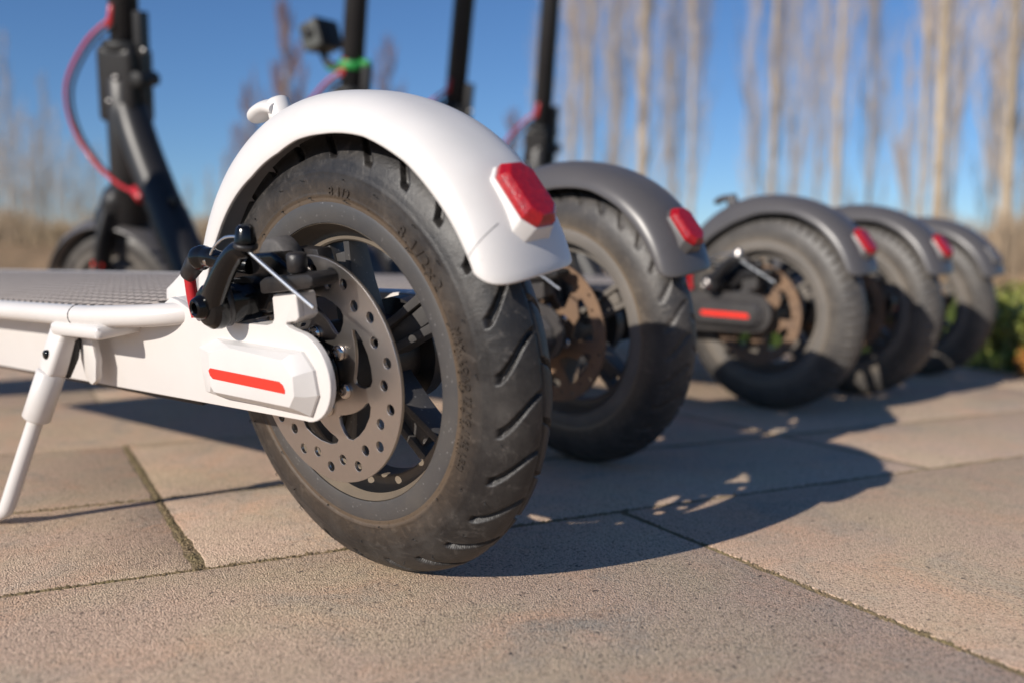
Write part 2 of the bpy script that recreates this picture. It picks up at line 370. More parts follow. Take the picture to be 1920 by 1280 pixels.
def index_kids():
    global KIDS
    KIDS = {}
    for o in bpy.data.objects:
        if o.parent: KIDS.setdefault(o.parent.name, []).append(o)
KIDS = {}

# ------------------------------------------------------------------ GROUND: slabs laid in rows, joints, lawn, banks
TA = R(69.35); uA = Vector((math.cos(TA), math.sin(TA))); nA = Vector((uA.y, -uA.x))      # u runs along the long joints, n towards the camera
def gp(u, n, z=0.): return Vector((uA.x*u+nA.x*n, uA.y*u+nA.y*n, z))
U_END = 1.17
def sheet(name, m, u0, u1, n0, n1, z, nu=2, nn=2):
    V = [[gp(u0+(u1-u0)*i/nu, n0+(n1-n0)*j/nn, z) for j in range(nn+1)] for i in range(nu+1)]
    V, F = grid(V); o = raw(name, V, F, m, smooth=False); o['kind'] = 'structure'; return o
lawn = sheet('lawn', M['soil'], -400, 400, -400, 400, -.03, 40, 40)
bed = sheet('paving_bed', M['joint'], -3.2, U_END+.01, -7.0, 1.6, -.0005)
rows = [(-.037, .34, .162), (.34, .72, -.09), (.72, 1.1, .162), (1.1, 1.5, -.09), (-.198, -.037, -.09), (-.402, -.198, -.09)]
n = -.402; k = 0
while n > -6.6:
    rows.append((n-.27, n, .162 if k % 2 == 0 else -.09)); n -= .27; k += 1
def slab(u0, u1, n0, n1, gu, gn):
    """a paver with a rounded, slightly crumbled arris; the top edge is subdivided so it is never dead straight"""
    a0, a1, b0, b1 = u0+gu, u1-gu, n0+gn, n1-gn; near = max(abs((a0+a1)/2-.1), abs((b0+b1)/2-.1)) < .9
    step = .012 if near else .2
    ring = []
    def side(p, q):
        L_ = (q-p).length; k = max(1, int(L_/step)); return [p+(q-p)*i/k for i in range(k)]
    C = [Vector((a0, b0)), Vector((a1, b0)), Vector((a1, b1)), Vector((a0, b1))]; cen = sum(C, Vector((0, 0)))/4
    pts = []
    for i in range(4): pts += side(C[i], C[(i+1) % 4])
    dz = random.uniform(-.0004, .0001); lev = []
    wob = [abs(random.gauss(0, .0009))+(.0016 if random.random() < .05 else 0) if near else 0 for _ in pts]
    for ins, z in ((0, -.006), (0, -.0005), (.0003, -.0002), (.0009, 0)):
        lev.append([])
        for p, wv in zip(pts, wob):
            d = (cen-p); sx = (1 if d.x > 0 else -1)*min(abs(d.x), ins+wv*(z > -.01)); sy = (1 if d.y > 0 else -1)*min(abs(d.y), ins+wv*(z > -.01))
            q = Vector((p.x+sx, p.y+sy)); lev[-1].append(gp(q.x, q.y, z+dz))
    V, F = grid(lev, False, True)
    top = len(pts)*3; F.append(tuple(range(top, top+len(pts))))
    V = [Vector(v) for v in V]
    c = gp(cen.x, cen.y, 0); V = [v-c for v in V]
    o = raw('paving_slab', V, F, M['paver'], bed, True, 40); o.location = c
    return o
for (n0, n1, uo) in rows:
    k0 = math.ceil((-3.1-uo)/.54)
    u = uo+k0*.54; prev = -3.15
    edges = [-3.15]
    while u < U_END-.03:
        edges.append(u); u += .54
    edges.append(U_END)
    for a, b in zip(edges[:-1], edges[1:]):
        # the wide mossy joint through the left rows, finer joints elsewhere
        wide = n0 >= -.41 and n1 <= 0
        slab(a, b, n0, n1, .0019 if wide else .0007, .0006)

def grit(name, segs, n_per_m, wid, m):
    V, F = [], []
    for (u0, n0, u1, n1) in segs:
        L_ = math.hypot(u1-u0, n1-n0)
        for _ in range(int(L_*n_per_m)):
            t = random.random(); r_ = random.uniform(.0004, .0013)*(1.25 if random.random() < .15 else 1); o_ = random.gauss(0, wid)
            du, dn = (o_, 0) if abs(n1-n0) > abs(u1-u0) else (0, o_)
            c = gp(u0+(u1-u0)*t+du, n0+(n1-n0)*t+dn, -.0007+r_*.15); b = len(V)
            for k in range(6):
                d = ((1, 0, 0), (-1, 0, 0), (0, 1, 0), (0, -1, 0), (0, 0, 1), (0, 0, -1))[k]; q = r_*random.uniform(.6, 1.3); V.append(c+Vector(d)*q)
            F += [(b+i, b+j, b+k) for i, j, k in ((0, 2, 4), (2, 1, 4), (1, 3, 4), (3, 0, 4))]
    o = raw(name, V, F, m); o['kind'] = 'stuff'; o['label'] = 'moss and grit pressed into the joints between the slabs'; return o
grit('joint_grit', [(-.09, -.402, -.09, -.037), (.162, -.037, .162, .34), (-1.0, -.037, 1.1, -.037), (-.8, -.198, .9, -.198)], 2600, .0010, M['joint'])
# lawn edge and near grass
def blades(name, n, area, h, wd, m, z=-.03, lean=.5):
    u = rng.uniform(area[0], area[1], n); v = rng.uniform(area[2], area[3], n)
    clump = .65+.7*np.abs(np.sin(u*9.1+2*np.sin(v*7.3))*np.cos(v*8.7+u*3.1))
    H = rng.uniform(h[0], h[1], n)*clump; az = rng.uniform(0, 2*np.pi, n); ln = rng.uniform(.05, lean, n)*H
    bx = uA.x*u+nA.x*v; by = uA.y*u+nA.y*v
    wx, wy = np.cos(az+1.57)*wd, np.sin(az+1.57)*wd; dx, dy = np.cos(az)*ln, np.sin(az)*ln
    V = np.stack([np.stack([bx-wx, by-wy, np.full(n, z)], -1), np.stack([bx+wx, by+wy, np.full(n, z)], -1),
                  np.stack([bx+wx*.7+dx*.4, by+wy*.7+dy*.4, z+H*.6], -1), np.stack([bx-wx*.7+dx*.4, by-wy*.7+dy*.4, z+H*.6], -1),
                  np.stack([bx+dx, by+dy, z+H], -1)], 1).reshape(-1, 3)
    b = np.arange(n)*5
    T = np.concatenate([np.stack([b, b+1, b+2], -1), np.stack([b, b+2, b+3], -1), np.stack([b+3, b+2, b+4], -1)])
    o = np_mesh(name, V, T, m); o['kind'] = 'stuff'; return o
g = blades('grass', 52000, (U_END+.02, 4.2, -2.2, 3.2), (.035, .095), .0016, M['grass']); g['label'] = 'short green grass growing behind the last paving slabs'
g2 = blades('meadow_grass', 26000, (U_END+.02, 12, -13, 7), (.05, .14), .004, M['grass']); g2['label'] = 'rough winter grass stretching towards the trees'
lf = blades('fallen_leaves', 900, (U_END-.03, 2.0, -.3, 1.7), (.01, .03), .009, M['leaf_litter'], z=-.005, lean=2.5); lf['label'] = 'orange dead leaves along the edge of the paving'

def at(px, dist, z=0.):
    """world point seen at image column px (1920 wide) and a ground distance"""
    a = math.atan((px-960)/F_PX); az = -YAW+a
    return Vector((CAM.x+math.sin(az)*dist, CAM.y+math.cos(az)*dist, z))
def mound(name, p0, p1, hgt, wid, m, nseg=60, rough=.12):
    p0, p1 = Vector(p0), Vector(p1); d = (p1-p0); nn = Vector((-d.y, d.x, 0)).normalized(); V = []
    for i in range(nseg+1):
        c = p0+d*i/nseg; hh = hgt*(1+rough*math.sin(i*.9)+rough*random.uniform(-1, 1)); row = []
        for j in range(9):
            s = j/8*2-1; row.append(c+nn*s*wid+Vector((0, 0, -.1+hh*max(0, math.cos(s*1.57))**.8+random.uniform(-.03, .03)*hgt)))
        V.append(row)
    V, F = grid(V); o = raw(name, V, F, m, smooth=True); o['kind'] = 'structure'; return o
mound('leaf_bank', at(1330, 9.0), at(2350, 9.5), .56, 1.6, M['bank'])
mound('far_bank', at(-900, 46), at(1500, 34), 1.25, 6, M['bank'], 120, .10)
# dry reeds: nobody could count them
def reeds(name, p0, p1, n, h, depth, wd):
    p0, p1 = np.array(p0), np.array(p1); t = rng.random(n); d = p1-p0; nn = np.array([-d[1], d[0], 0])/np.hypot(d[0], d[1])
    c = p0+d*t[:, None]+nn*(rng.uniform(-1, 1, n)*depth)[:, None]; H = rng.uniform(h[0], h[1], n)*(1+.12*np.sin(t*37)+.1*np.sin(t*91))
    s = d/np.linalg.norm(d)*wd; lx = s*rng.normal(0, 8, n)[:, None]
    V = np.stack([c-s, c+s, c+s*.6+lx+np.stack([0*H, 0*H, H], -1), c-s*.6+lx+np.stack([0*H, 0*H, H], -1)], 1).reshape(-1, 3); b = np.arange(n)*4
    o = np_mesh(name, V, np.stack([b, b+1, b+2, b+3], -1), M['reed']); o['kind'] = 'stuff'; return o
o = reeds('dry_reeds', at(-250, 36), at(1000, 30), 5000, (1.0, 1.75), 1.0, .03); o['label'] = 'brown band of dry reeds at the far left edge of the field'
o = reeds('dry_brush', at(1500, 8.6), at(2250, 9.0), 2600, (.25, .62), .9, .007); o['label'] = 'brown dry brush along the foot of the poplars'

# ------------------------------------------------------------------ TREES: bare poplars
def tree_mesh(seed, H, r0, spread, nl, ntw, twr=1.0, bare=.12):
    """trunk and limbs + fine twigs, as two meshes sharing a base point"""
    rr = random.Random(seed); TV, TF, CV, CF = [], [], [], []
    def add(V, F, path, rad, seg):
        v, f = tube_data(path, rad, seg, cap=False); b = len(V); V.extend(v); F.extend([tuple(i+b for i in q) for q in f])
    N = 14; wob = [Vector((rr.gauss(0, .010), rr.gauss(0, .010), 0))*H*.16 for _ in range(N+1)]
    trunk = [Vector((0, 0, -.15))]; off = Vector((0, 0, 0))
    for i in range(1, N+1):
        off = off*.75+wob[i]*.35; trunk.append(Vector((off.x, off.y, H*i/N)))
    trad = [r0*(1.15-.0*i)*(1-i/N)**.85+.012 for i in range(N+1)]; trad[0] *= 1.25
    add(TV, TF, trunk, trad, 9)
    def tp(z):
        i = min(int(z/H*N), N-1); f = z/H*N-i; return trunk[i].lerp(trunk[i+1], f), trad[i]*(1-f)+trad[i+1]*f
    for k in range(nl):
        z = H*(bare+(0.97-bare)*(k+rr.random())/nl); p, tr_ = tp(z); az = rr.uniform(0, 6.283); L_ = (H-z)*rr.uniform(.10, .42)+.35
        sp = spread*rr.uniform(.35, 1.25)*min(1, L_*.5); d = Vector((math.cos(az), math.sin(az), 0))
        pts = [p+Vector((0, 0, -.02))]; m_ = 5
        for j in range(1, m_+1):
            s = j/m_; pts.append(p+d*sp*(1-(1-s)**1.9)+Vector((rr.gauss(0, .03), rr.gauss(0, .03), L_*s**1.12)))
        lr = tr_*rr.uniform(.10, .22); add(TV, TF, pts, [lr*(1-.85*j/m_)+.002 for j in range(m_+1)], 5)
        for q in range(ntw):
            s = rr.uniform(.12, 1)*(m_-.01); i = int(s); b = pts[i].lerp(pts[i+1], s-i); a2 = rr.uniform(0, 6.283); l2 = rr.uniform(.25, .95)*(.35+L_*.22)
            o_ = Vector((math.cos(a2), math.sin(a2), 0))*l2*rr.uniform(.12, .42)
            mid = b+o_*.6+Vector((0, 0, l2*.4)); e = b+o_*rr.uniform(.9, 1.3)+Vector((0, 0, l2))
            add(CV, CF, [b, mid, e], [.0050*twr, .0038*twr, .0014*twr], 3)
            for _ in range(2):
                s3 = rr.random(); b3 = b.lerp(mid, s3) if rr.random() < .5 else mid.lerp(e, s3); a3 = rr.uniform(0, 6.283); l3 = l2*rr.uniform(.25, .5)
                add(CV, CF, [b3, b3+Vector((math.cos(a3)*l3*.35, math.sin(a3)*l3*.35, l3))], [.0028*twr, .0010*twr], 3)
    out = []
    for V, F, nm in ((TV, TF, 'trunk'), (CV, CF, 'crown')):
        me = bpy.data.meshes.new(nm); me.from_pydata([tuple(v) for v in V], [], F); me.polygons.foreach_set('use_smooth', [True]*len(me.polygons)); out.append(me)
    return out
protos = {}
def proto(key, *a, mats=('bark', 'twig'), **k):
    t, c = tree_mesh(*a, **k); t.materials.append(M[mats[0]]); c.materials.append(M[mats[1]]); protos[key] = (t, c)
proto('a', 1, 13, .064, .66, 36, 30); proto('b', 2, 12, .060, .56, 34, 28, bare=.03); proto('c', 3, 12, .036, .55, 32, 30, mats=('bark2', 'twig'), bare=.02)
proto('d', 4, 11, .032, .46, 28, 28, mats=('bark2', 'twig'), bare=.02); proto('far', 5, 10, .09, .7, 38, 9, 2.2, mats=('bark2', 'twig'), bare=.05)
proto('round', 6, 7, .12, 2.0, 44, 26, 2.6, mats=('bark2', 'twig_red'), bare=.15)
def tree(name, key, px, dist, s, label, group, rz=None, cat='tree'):
    s = (s[0]*.92, s[1])
    r = empty(name, at(px, dist, -.03), (0, 0, random.uniform(0, 6.28) if rz is None else rz)); r.scale = (s[0], s[0], s[1])
    for me, nm in zip(protos[key], ('trunk', 'crown')):
        o = bpy.data.objects.new(nm, me); COL.objects.link(o); o.parent = r
        if nm == 'crown': o['kind'] = 'stuff'
    tag(r, label, cat, group)
GR = 'bare poplars behind the scooters'
for t in [
    ('b', 1200, 12.5, (1.05, 1), 'bright pale poplar trunk rising above the grey fender of the second scooter'),
    ('c', 1290, 15, (.9, 1), 'thin dark poplar just left of the open blue gap in the tree row'),
    ('d', 1250, 21, (1, 1), 'slim greyish poplar between the bright trunk and the thin dark one'),
    ('c', 1100, 14.5, (1, 1), 'poplar rising just right of the rightmost leaning stem'),
    ('d', 1068, 17, (1.1, 1), 'tan poplar partly behind the rightmost leaning stem'),
    ('c', 1145, 19, (1, 1), 'slender poplar between the rightmost stem and the bright trunk'),
    ('d', 1015, 23, (1, 1), 'faint poplar seen left of the rightmost leaning stem'),
    ('b', 1440, 15, (.85, .9), 'crooked pale poplar above the third scooter wheel'),
    ('d', 1402, 26, (.8, .85), 'faint slim poplar at the right edge of the open blue gap'),
    ('c', 1478, 24, (.9, .85), 'hazy poplar close behind the crooked pale one'),
    ('a', 1560, 15.5, (.8, .95), 'two toned poplar with a dark middle above the fourth scooter wheel'),
    ('d', 1523, 24, (.9, .9), 'thin poplar just left of the two toned one'),
    ('c', 1620, 21, (.95, .85), 'brownish poplar just right of the two toned one'),
    ('d', 1688, 33, (.9, .75), 'short distant poplar in the blue gap left of the thickest trunk pair'),
    ('a', 1750, 12.5, (1.0, 1), 'thickest poplar trunk right of the far fenders'),
    ('c', 1718, 14.5, (1, 1), 'brown poplar touching the left side of the thickest trunk'),
    ('d', 1775, 22, (.9, .9), 'slender poplar peeking out right of the thickest trunk'),
    ('b', 1876, 12.0, (1.1, 1.05), 'bright white barked poplar at the right edge of the picture'),
    ('c', 1908, 17, (1, 1), 'grey poplar behind the bright trunk at the right edge'),
    ('d', 1850, 26, (1, .9), 'faint poplar left of the bright trunk at the right edge')]:
    tree('poplar_tree', t[0], t[1], t[2], t[3], t[4], GR)
FG = 'distant bare poplars on the left skyline'
for px, d, s, lb in [(22, 46, (1, 1.0), 'tallest distant poplar at the left edge of the picture'), (92, 52, (1, .95), 'distant poplar between the left edge and the red cable'),
                     (60, 60, (1, .85), 'low distant poplar right beside the leftmost one'), (150, 56, (1, .78), 'distant poplar seen inside the loop of the red cable'),
                     (190, 66, (1, .8), 'distant poplar just left of the dark stem on the left'), (-20, 50, (1, .9), 'distant poplar cut by the left picture edge'),
                     (395, 60, (.9, .62), 'small distant tree behind the front end of the white fender'), (0, 48, (1, .86), 'distant poplar second from the left picture edge'), (42, 54, (1, .80), 'distant poplar just right of the tallest one at the left edge'), (75, 50, (1, .72), 'low distant poplar left of the one beside the red cable'), (112, 62, (1, .95), 'distant poplar just outside the left bend of the red cable'), (130, 50, (.9, .62), 'short distant poplar right behind the left bend of the red cable'), (172, 60, (1, .7), 'short distant poplar inside the lower loop of the red cable'), (355, 66, (1, .6), 'low distant tree right of the sloping neck of the second scooter'), (425, 62, (1, .72), 'distant tree half hidden by the front of the white fender'), (1000, 40, (1, .85), 'distant poplar behind the fold joint of the rightmost stem')]:
    tree('far_poplar', 'far', px, d, s, lb, FG)
for px, d, s, lb in [(540, 34, (1.05, 1.30), 'round reddish bare tree above the hook of the white fender'), (470, 44, (.8, 1.15), 'smaller reddish bare tree left of the round one'),
                     (725, 40, (.8, 1.35), 'reddish bare tree right of the stem with the green strap'), (960, 42, (.8, 1.0), 'low reddish bare tree between the two right stems')]:
    tree('round_tree', 'round', px, d, s, lb, 'reddish bare trees on the skyline')

def leafy(name, c, rad, hgt, n, ls, m, label):
    rt_ = empty(name, c); V, F, SV, SF = [], [], [], []
    for k in range(26):
        a = random.uniform(0, 6.28); e = Vector((math.cos(a)*rad*random.uniform(.2, .9), math.sin(a)*rad*random.uniform(.2, .9), hgt*random.uniform(.6, 1.05)))
        v, f = tube_data([Vector((0, 0, 0)), e*.5+Vector((0, 0, .01)), e], [.0016, .0012, .0005], 5); b = len(SV); SV += v; SF += [tuple(i+b for i in q) for q in f]
        for j in range(n//26):
            p = e*random.uniform(.3, 1.05)+Vector((random.gauss(0, .012), random.gauss(0, .012), random.gauss(0, .008))); p.z = max(p.z, .004); s_ = ls*random.uniform(.6, 1.3)
            q = Quaternion((random.gauss(0, 1), random.gauss(0, 1), random.gauss(0, 1), random.gauss(0, 1))).normalized(); b = len(V)
            V += [p+q @ Vector(d) for d in ((-s_, 0, 0), (0, -s_*.45, s_*.1), (s_, 0, 0), (0, s_*.45, s_*.1))]; F.append((b, b+1, b+2, b+3))
    raw('stem', SV, SF, M['twig'], rt_); o = raw('foliage', V, F, m, rt_); o['kind'] = 'stuff'; tag(rt_, label, 'shrub'); return rt_
leafy('low_shrub', at(1930, 1.66, -.02), .14, .150, 1500, .010, M['weed_leaf'], 'low leafy weed clump beside the farthest wheel at the paving edge')
leafy('dry_shrub', at(2010, 1.55, -.02), .08, .06, 700, .012, M['leaf_litter'], 'small clump of orange dry leaves at the far right paving edge')

# ------------------------------------------------------------------ SCOOTERS  (local frame: rear = +X, left = -Y, wheel touches the ground at the origin)
def tyre_obj(parent, m, nth, nph, grooves=26, depth=.0032, fine=True, x0=0., z0=HUB, name='tyre', style='slant'):
    th = np.linspace(0, 2*np.pi, nth, endpoint=False); ph = np.radians(np.linspace(-108, 108, nph))
    T, Pm = np.meshgrid(th, ph, indexing='ij')
    r = .083+.025*np.cos(Pm); y = .0191*np.sin(Pm)
    d = np.zeros_like(r)
    pitch = 2*np.pi/grooves; base = np.radians(14.6)
    for side, off in ((-1, 0.), (1, .5*pitch)):
        yy = y*side                                  # positive towards this side
        f = np.clip((-side*0+np.where(True, yy, 0)-.0012)/(.0150-.0012), -.5, 1.6)        # 0 at centre, 1 at shoulder
        on = np.clip((yy-.0006)/.0008, 0, 1)*np.clip((.0162-yy)/.0012, 0, 1)*(r > .094)
        cen = base+off+np.radians(9.2)*(1-f)+np.radians(1.6)*np.sin(np.pi*np.clip(f, 0, 1))
        if style == 'notch': cen = base+off+np.radians(1.5)*(1-f); on = np.clip((yy-.0075)/.0012, 0, 1)*np.clip((.0165-yy)/.0012, 0, 1)*(r > .093)
        q = (T-cen+pitch/2) % pitch-pitch/2; wdt = (.0025 if style == 'slant' else .0013)/.103*(.55+.45*np.clip(f, 0, 1))
        d += -depth*on*np.clip((wdt-np.abs(q))/(wdt*.16), 0, 1)
    if style == 'slant': d += -.0009*np.exp(-(y/.00055)**2)*(r > .09)
    # circumferential bead rings on the sidewall and slight lumps
    d += .0005*np.exp(-((r-.0795)/.0005)**2)-.0006*np.exp(-((r-.0782)/.0005)**2)+.0003*np.exp(-((r-.0900)/.0006)**2)
    d += .00022*np.sin(T*7+y*300)*np.sin(T*3+1)*(r > .095)
    nr, ny = np.cos(Pm)/.025, np.sin(Pm)/.0191; nl = np.hypot(nr, ny); nr, ny = nr/nl, ny/nl
    r2 = r+nr*d; y2 = y+ny*d
    V = np.stack([x0+r2*np.cos(T), y2, z0+r2*np.sin(T)], -1)
    return np_mesh(name, V.reshape(-1, 3), gridF(nth, nph, True, False)[:, ::-1], m, parent)

def side_text(parent, body, size, r_base, a0, m, name='lettering', hgt=.0006, squeeze=1.0, spacing=1.0):
    """raised lettering wrapped on the near sidewall, read clockwise, tops outwards"""
    cu = bpy.data.curves.new(name, 'FONT'); cu.body = body; cu.size = size; cu.extrude = hgt; cu.resolution_u = 2; cu.space_character = spacing
    me = curve_mesh(cu); me.name = name; n = len(me.vertices); co = np.empty(n*3, dtype=np.float32); me.vertices.foreach_get('co', co); co = co.reshape(-1, 3)
    r = r_base+co[:, 1]; a = R(a0)-co[:, 0]*squeeze/(r_base+size*.35)
    c = np.clip((r-.083)/.025, -1, 1); ph = np.arccos(c); y = -.0191*np.sin(ph); nr, ny = c/.025, -np.sin(ph)/.0191; nl = np.hypot(nr, ny)
    e = co[:, 2]; r = r+nr/nl*e; y = y+ny/nl*e
    V = np.stack([r*np.cos(a), y, HUB+r*np.sin(a)], -1); me.vertices.foreach_set('co', V.astype(np.float32).ravel()); me.materials.clear()
    return link(name, me, m, parent, smooth=False)

def fender_section(th, half=.0285, k=0):
    """crest radius and edge radius at angle th"""
    rc = np.interp(th, [15, 32, 42, 55, 69, 81, 95, 150, 165], [.1205, .1268, .1290, .1284, .1265, .1252, .1250, .1250, .127])
    re = np.interp(th, [15, 26, 35, 52, 66, 80, 90, 99, 114, 140, 165], [.109, .1118, .1130, .1138, .1118, .1070, .1045, .1012, .0992, .1005, .104])
    wd = np.interp(th, [15, 60, 110, 150, 165], [.0282, .0275, .0258, .0255, .0262])
    return rc, re, wd
def fender(parent, m, inner_m):
    nth, ns = 84, 27; A = []; 
    for i in range(nth+1):
        row = []
        for j in range(ns):
            s = j/(ns-1)*2-1
            # the tail ends in a rounded lip, lower in the middle than at the corners
            tail = 19.9+.9*s+5.2*abs(s)**3.4
            th = tail+(164-tail)*i/nth; rc, re, wd = fender_section(th)
            v = abs(s); ang = v**1.0*math.pi/2; e = .86
            yy = wd*math.copysign(math.sin(ang)**e, s); q = (1-math.cos(ang)**1.0)
            rr = rc-(rc-re)*(q**1.05)
            row.append((rr*math.cos(R(th)), yy, HUB+rr*math.sin(R(th))))
        A.append(row)
    A = np.array(A); B = A.copy()
    # inner skin, 2.2 mm in
    cen = np.array([0, 0, HUB]); rad = A-cen; 
    for i in range(A.shape[0]):
        for j in range(ns):
            p = A[i, j]; r_ = math.hypot(p[0], p[2]-HUB); s = j/(ns-1)*2-1; f = 1-abs(s)**3
            k = (r_-.0024*f)/r_; B[i, j] = (p[0]*k, p[1]*(1-.085), HUB+(p[2]-HUB)*k)
    n, k = A.shape[:2]; V = np.concatenate([A.reshape(-1, 3), B.reshape(-1, 3)]); F = []; b = n*k
    for i in range(n-1):
        for j in range(k-1):
            F.append((i*k+j, i*k+j+1, (i+1)*k+j+1, (i+1)*k+j)); F.append((b+i*k+j, b+(i+1)*k+j, b+(i+1)*k+j+1, b+i*k+j+1))
    for i in range(n-1):
        for j in (0, k-1):
            q = (i*k+j, (i+1)*k+j, b+(i+1)*k+j, b+i*k+j); F.append(q if j == 0 else q[::-1])
    for j in range(k-1):
        for i in (0, n-1):
            q = (i*k+j, b+i*k+j, b+i*k+j+1, i*k+j+1); F.append(q if i == 0 else q[::-1])
    me = bpy.data.meshes.new('rear_fender'); me.from_pydata([tuple(v) for v in V], [], F); o = link('rear_fender', me, m, parent)
    bm = bmesh.new(); bm.from_mesh(me); bmesh.ops.recalc_face_normals(bm, faces=bm.faces[:])
    E = [e for e in bm.edges if len(e.link_faces) == 2 and e.calc_face_angle(0) > R(60)]
    bmesh.ops.bevel(bm, geom=E, offset=.0006, segments=2, profile=.5, affect='EDGES', clamp_overlap=True)
    bm.to_mesh(me); bm.free(); me.polygons.foreach_set('use_smooth', [True]*len(me.polygons)); sharp(me, 50)
    return o
def octa(c, t, y, hl, hw, ch): return [c+t*(hl*sx-(ch*sx if m_ else 0))+y*(hw*sy-(0 if m_ else ch*sy)) for sx, sy, m_ in [(1, -1, 1), (1, -1, 0), (1, 1, 0), (1, 1, 1), (-1, 1, 1), (-1, 1, 0), (-1, -1, 0), (-1, -1, 1)]]
def loft(name, rings, m, parent, bev=0, ang=25, mats=None):
    bm = bmesh.new(); vv = [[bm.verts.new(p) for p in r] for r in rings]; n = len(rings[0])
    for a, b in zip(vv[:-1], vv[1:]):
        for i in range(n): bm.faces.new((a[i], a[(i+1) % n], b[(i+1) % n], b[i]))
    bm.faces.new(vv[0][::-1]); bm.faces.new(vv[-1])
    bmesh.ops.recalc_face_normals(bm, faces=bm.faces[:])
    if bev:
        E = [e for e in bm.edges if e.calc_face_angle(0) > R(20)]; bmesh.ops.bevel(bm, geom=E, offset=bev, segments=2, profile=.6, affect='EDGES', clamp_overlap=True)
    return from_bm(name, bm, m, parent, ang=ang)

def twin_spokes(parent, m, center_deg):
    """one pair of deep blades joined near the lip, with a slot between"""
    a = R(center_deg); ca, sa = math.cos(a), math.sin(a); bm = bmesh.new()
    def tr(x, y, z): return (x*ca-z*sa, y, HUB+x*sa+z*ca)
    for s in (-1, 1):
        z0, z1 = s*.0052, s*.0072; pr = []
        for r_, zc, yh, hw in ((.016, s*.0045, .010, .0020), (.036, s*.0060, .0072, .0018), (.0565, s*.0074, .0052, .0022), (.0632, s*.0082, .0060, .0030)):
            pr.append([bm.verts.new(tr(r_, yy, zc+w_)) for yy, w_ in ((-yh, -hw), (-yh, hw), (yh, hw), (yh, -hw))])
        for A, B in zip(pr[:-1], pr[1:]):
            for i in range(4): bm.faces.new((A[i], A[(i+1) % 4], B[(i+1) % 4], B[i]))
        bm.faces.new(pr[0]); bm.faces.new(pr[-1][::-1])
    box_bm(bm, (.0580, -.0064, -.0078), (.0628, .0045, .0078)); 
    bm.verts.ensure_lookup_table()
    for v in bm.verts[-8:]: v.co = tr(*v.co)
    box_bm(bm, (.016, -.004, -.004), (.052, .004, .004)); bm.verts.ensure_lookup_table()
    for v in bm.verts[-8:]: v.co = tr(*v.co)
    bmesh.ops.recalc_face_normals(bm, faces=bm.faces[:])
    E = [e for e in bm.edges if len(e.link_faces) == 2 and e.calc_face_angle(0) > R(40)]
    bmesh.ops.bevel(bm, geom=E, offset=.0005, segments=2, profile=.6, affect='EDGES', clamp_overlap=True)
    return from_bm('twin_spoke', bm, m, parent)

def disc_holes(big=False):
    H = []
    for k in range(14):
        for rr, da in (((.0495, 0.), (.0460, 12.857)) if big else ((.0470, 0.), (.0426, 12.857))):
            a = R(8.5+25.714*k+da); cx, cz = rr*math.cos(a), HUB+rr*math.sin(a)
            hr = .0014 if big else .0027; H.append([(cx+hr*math.cos(2*math.pi*i/16), cz+hr*math.sin(2*math.pi*i/16)) for i in range(16)])
    base = [(39, .0330), (36, .0348), (28, .0356), (16, .0357), (6, .0356), (-3, .0353), (-8, .0338), (-11, .0305), (-12.5, .0260), (-11, .0228), (-5, .0222), (4, .0236), (12, .0252), (21, .0274), (30, .0298), (36, .0312)]
    if big: base = [(a, .0425 if r_ > .033 else (.0405 if r_ > .0325 else r_+(.004 if a > 20 else -.0005))) for a, r_ in base]
    for k in range(6):
        H.append([(r_*math.cos(R(a+60*k)), HUB+r_*math.sin(R(a+60*k))) for a, r_ in base])
    return H
def axis_pts(): pass

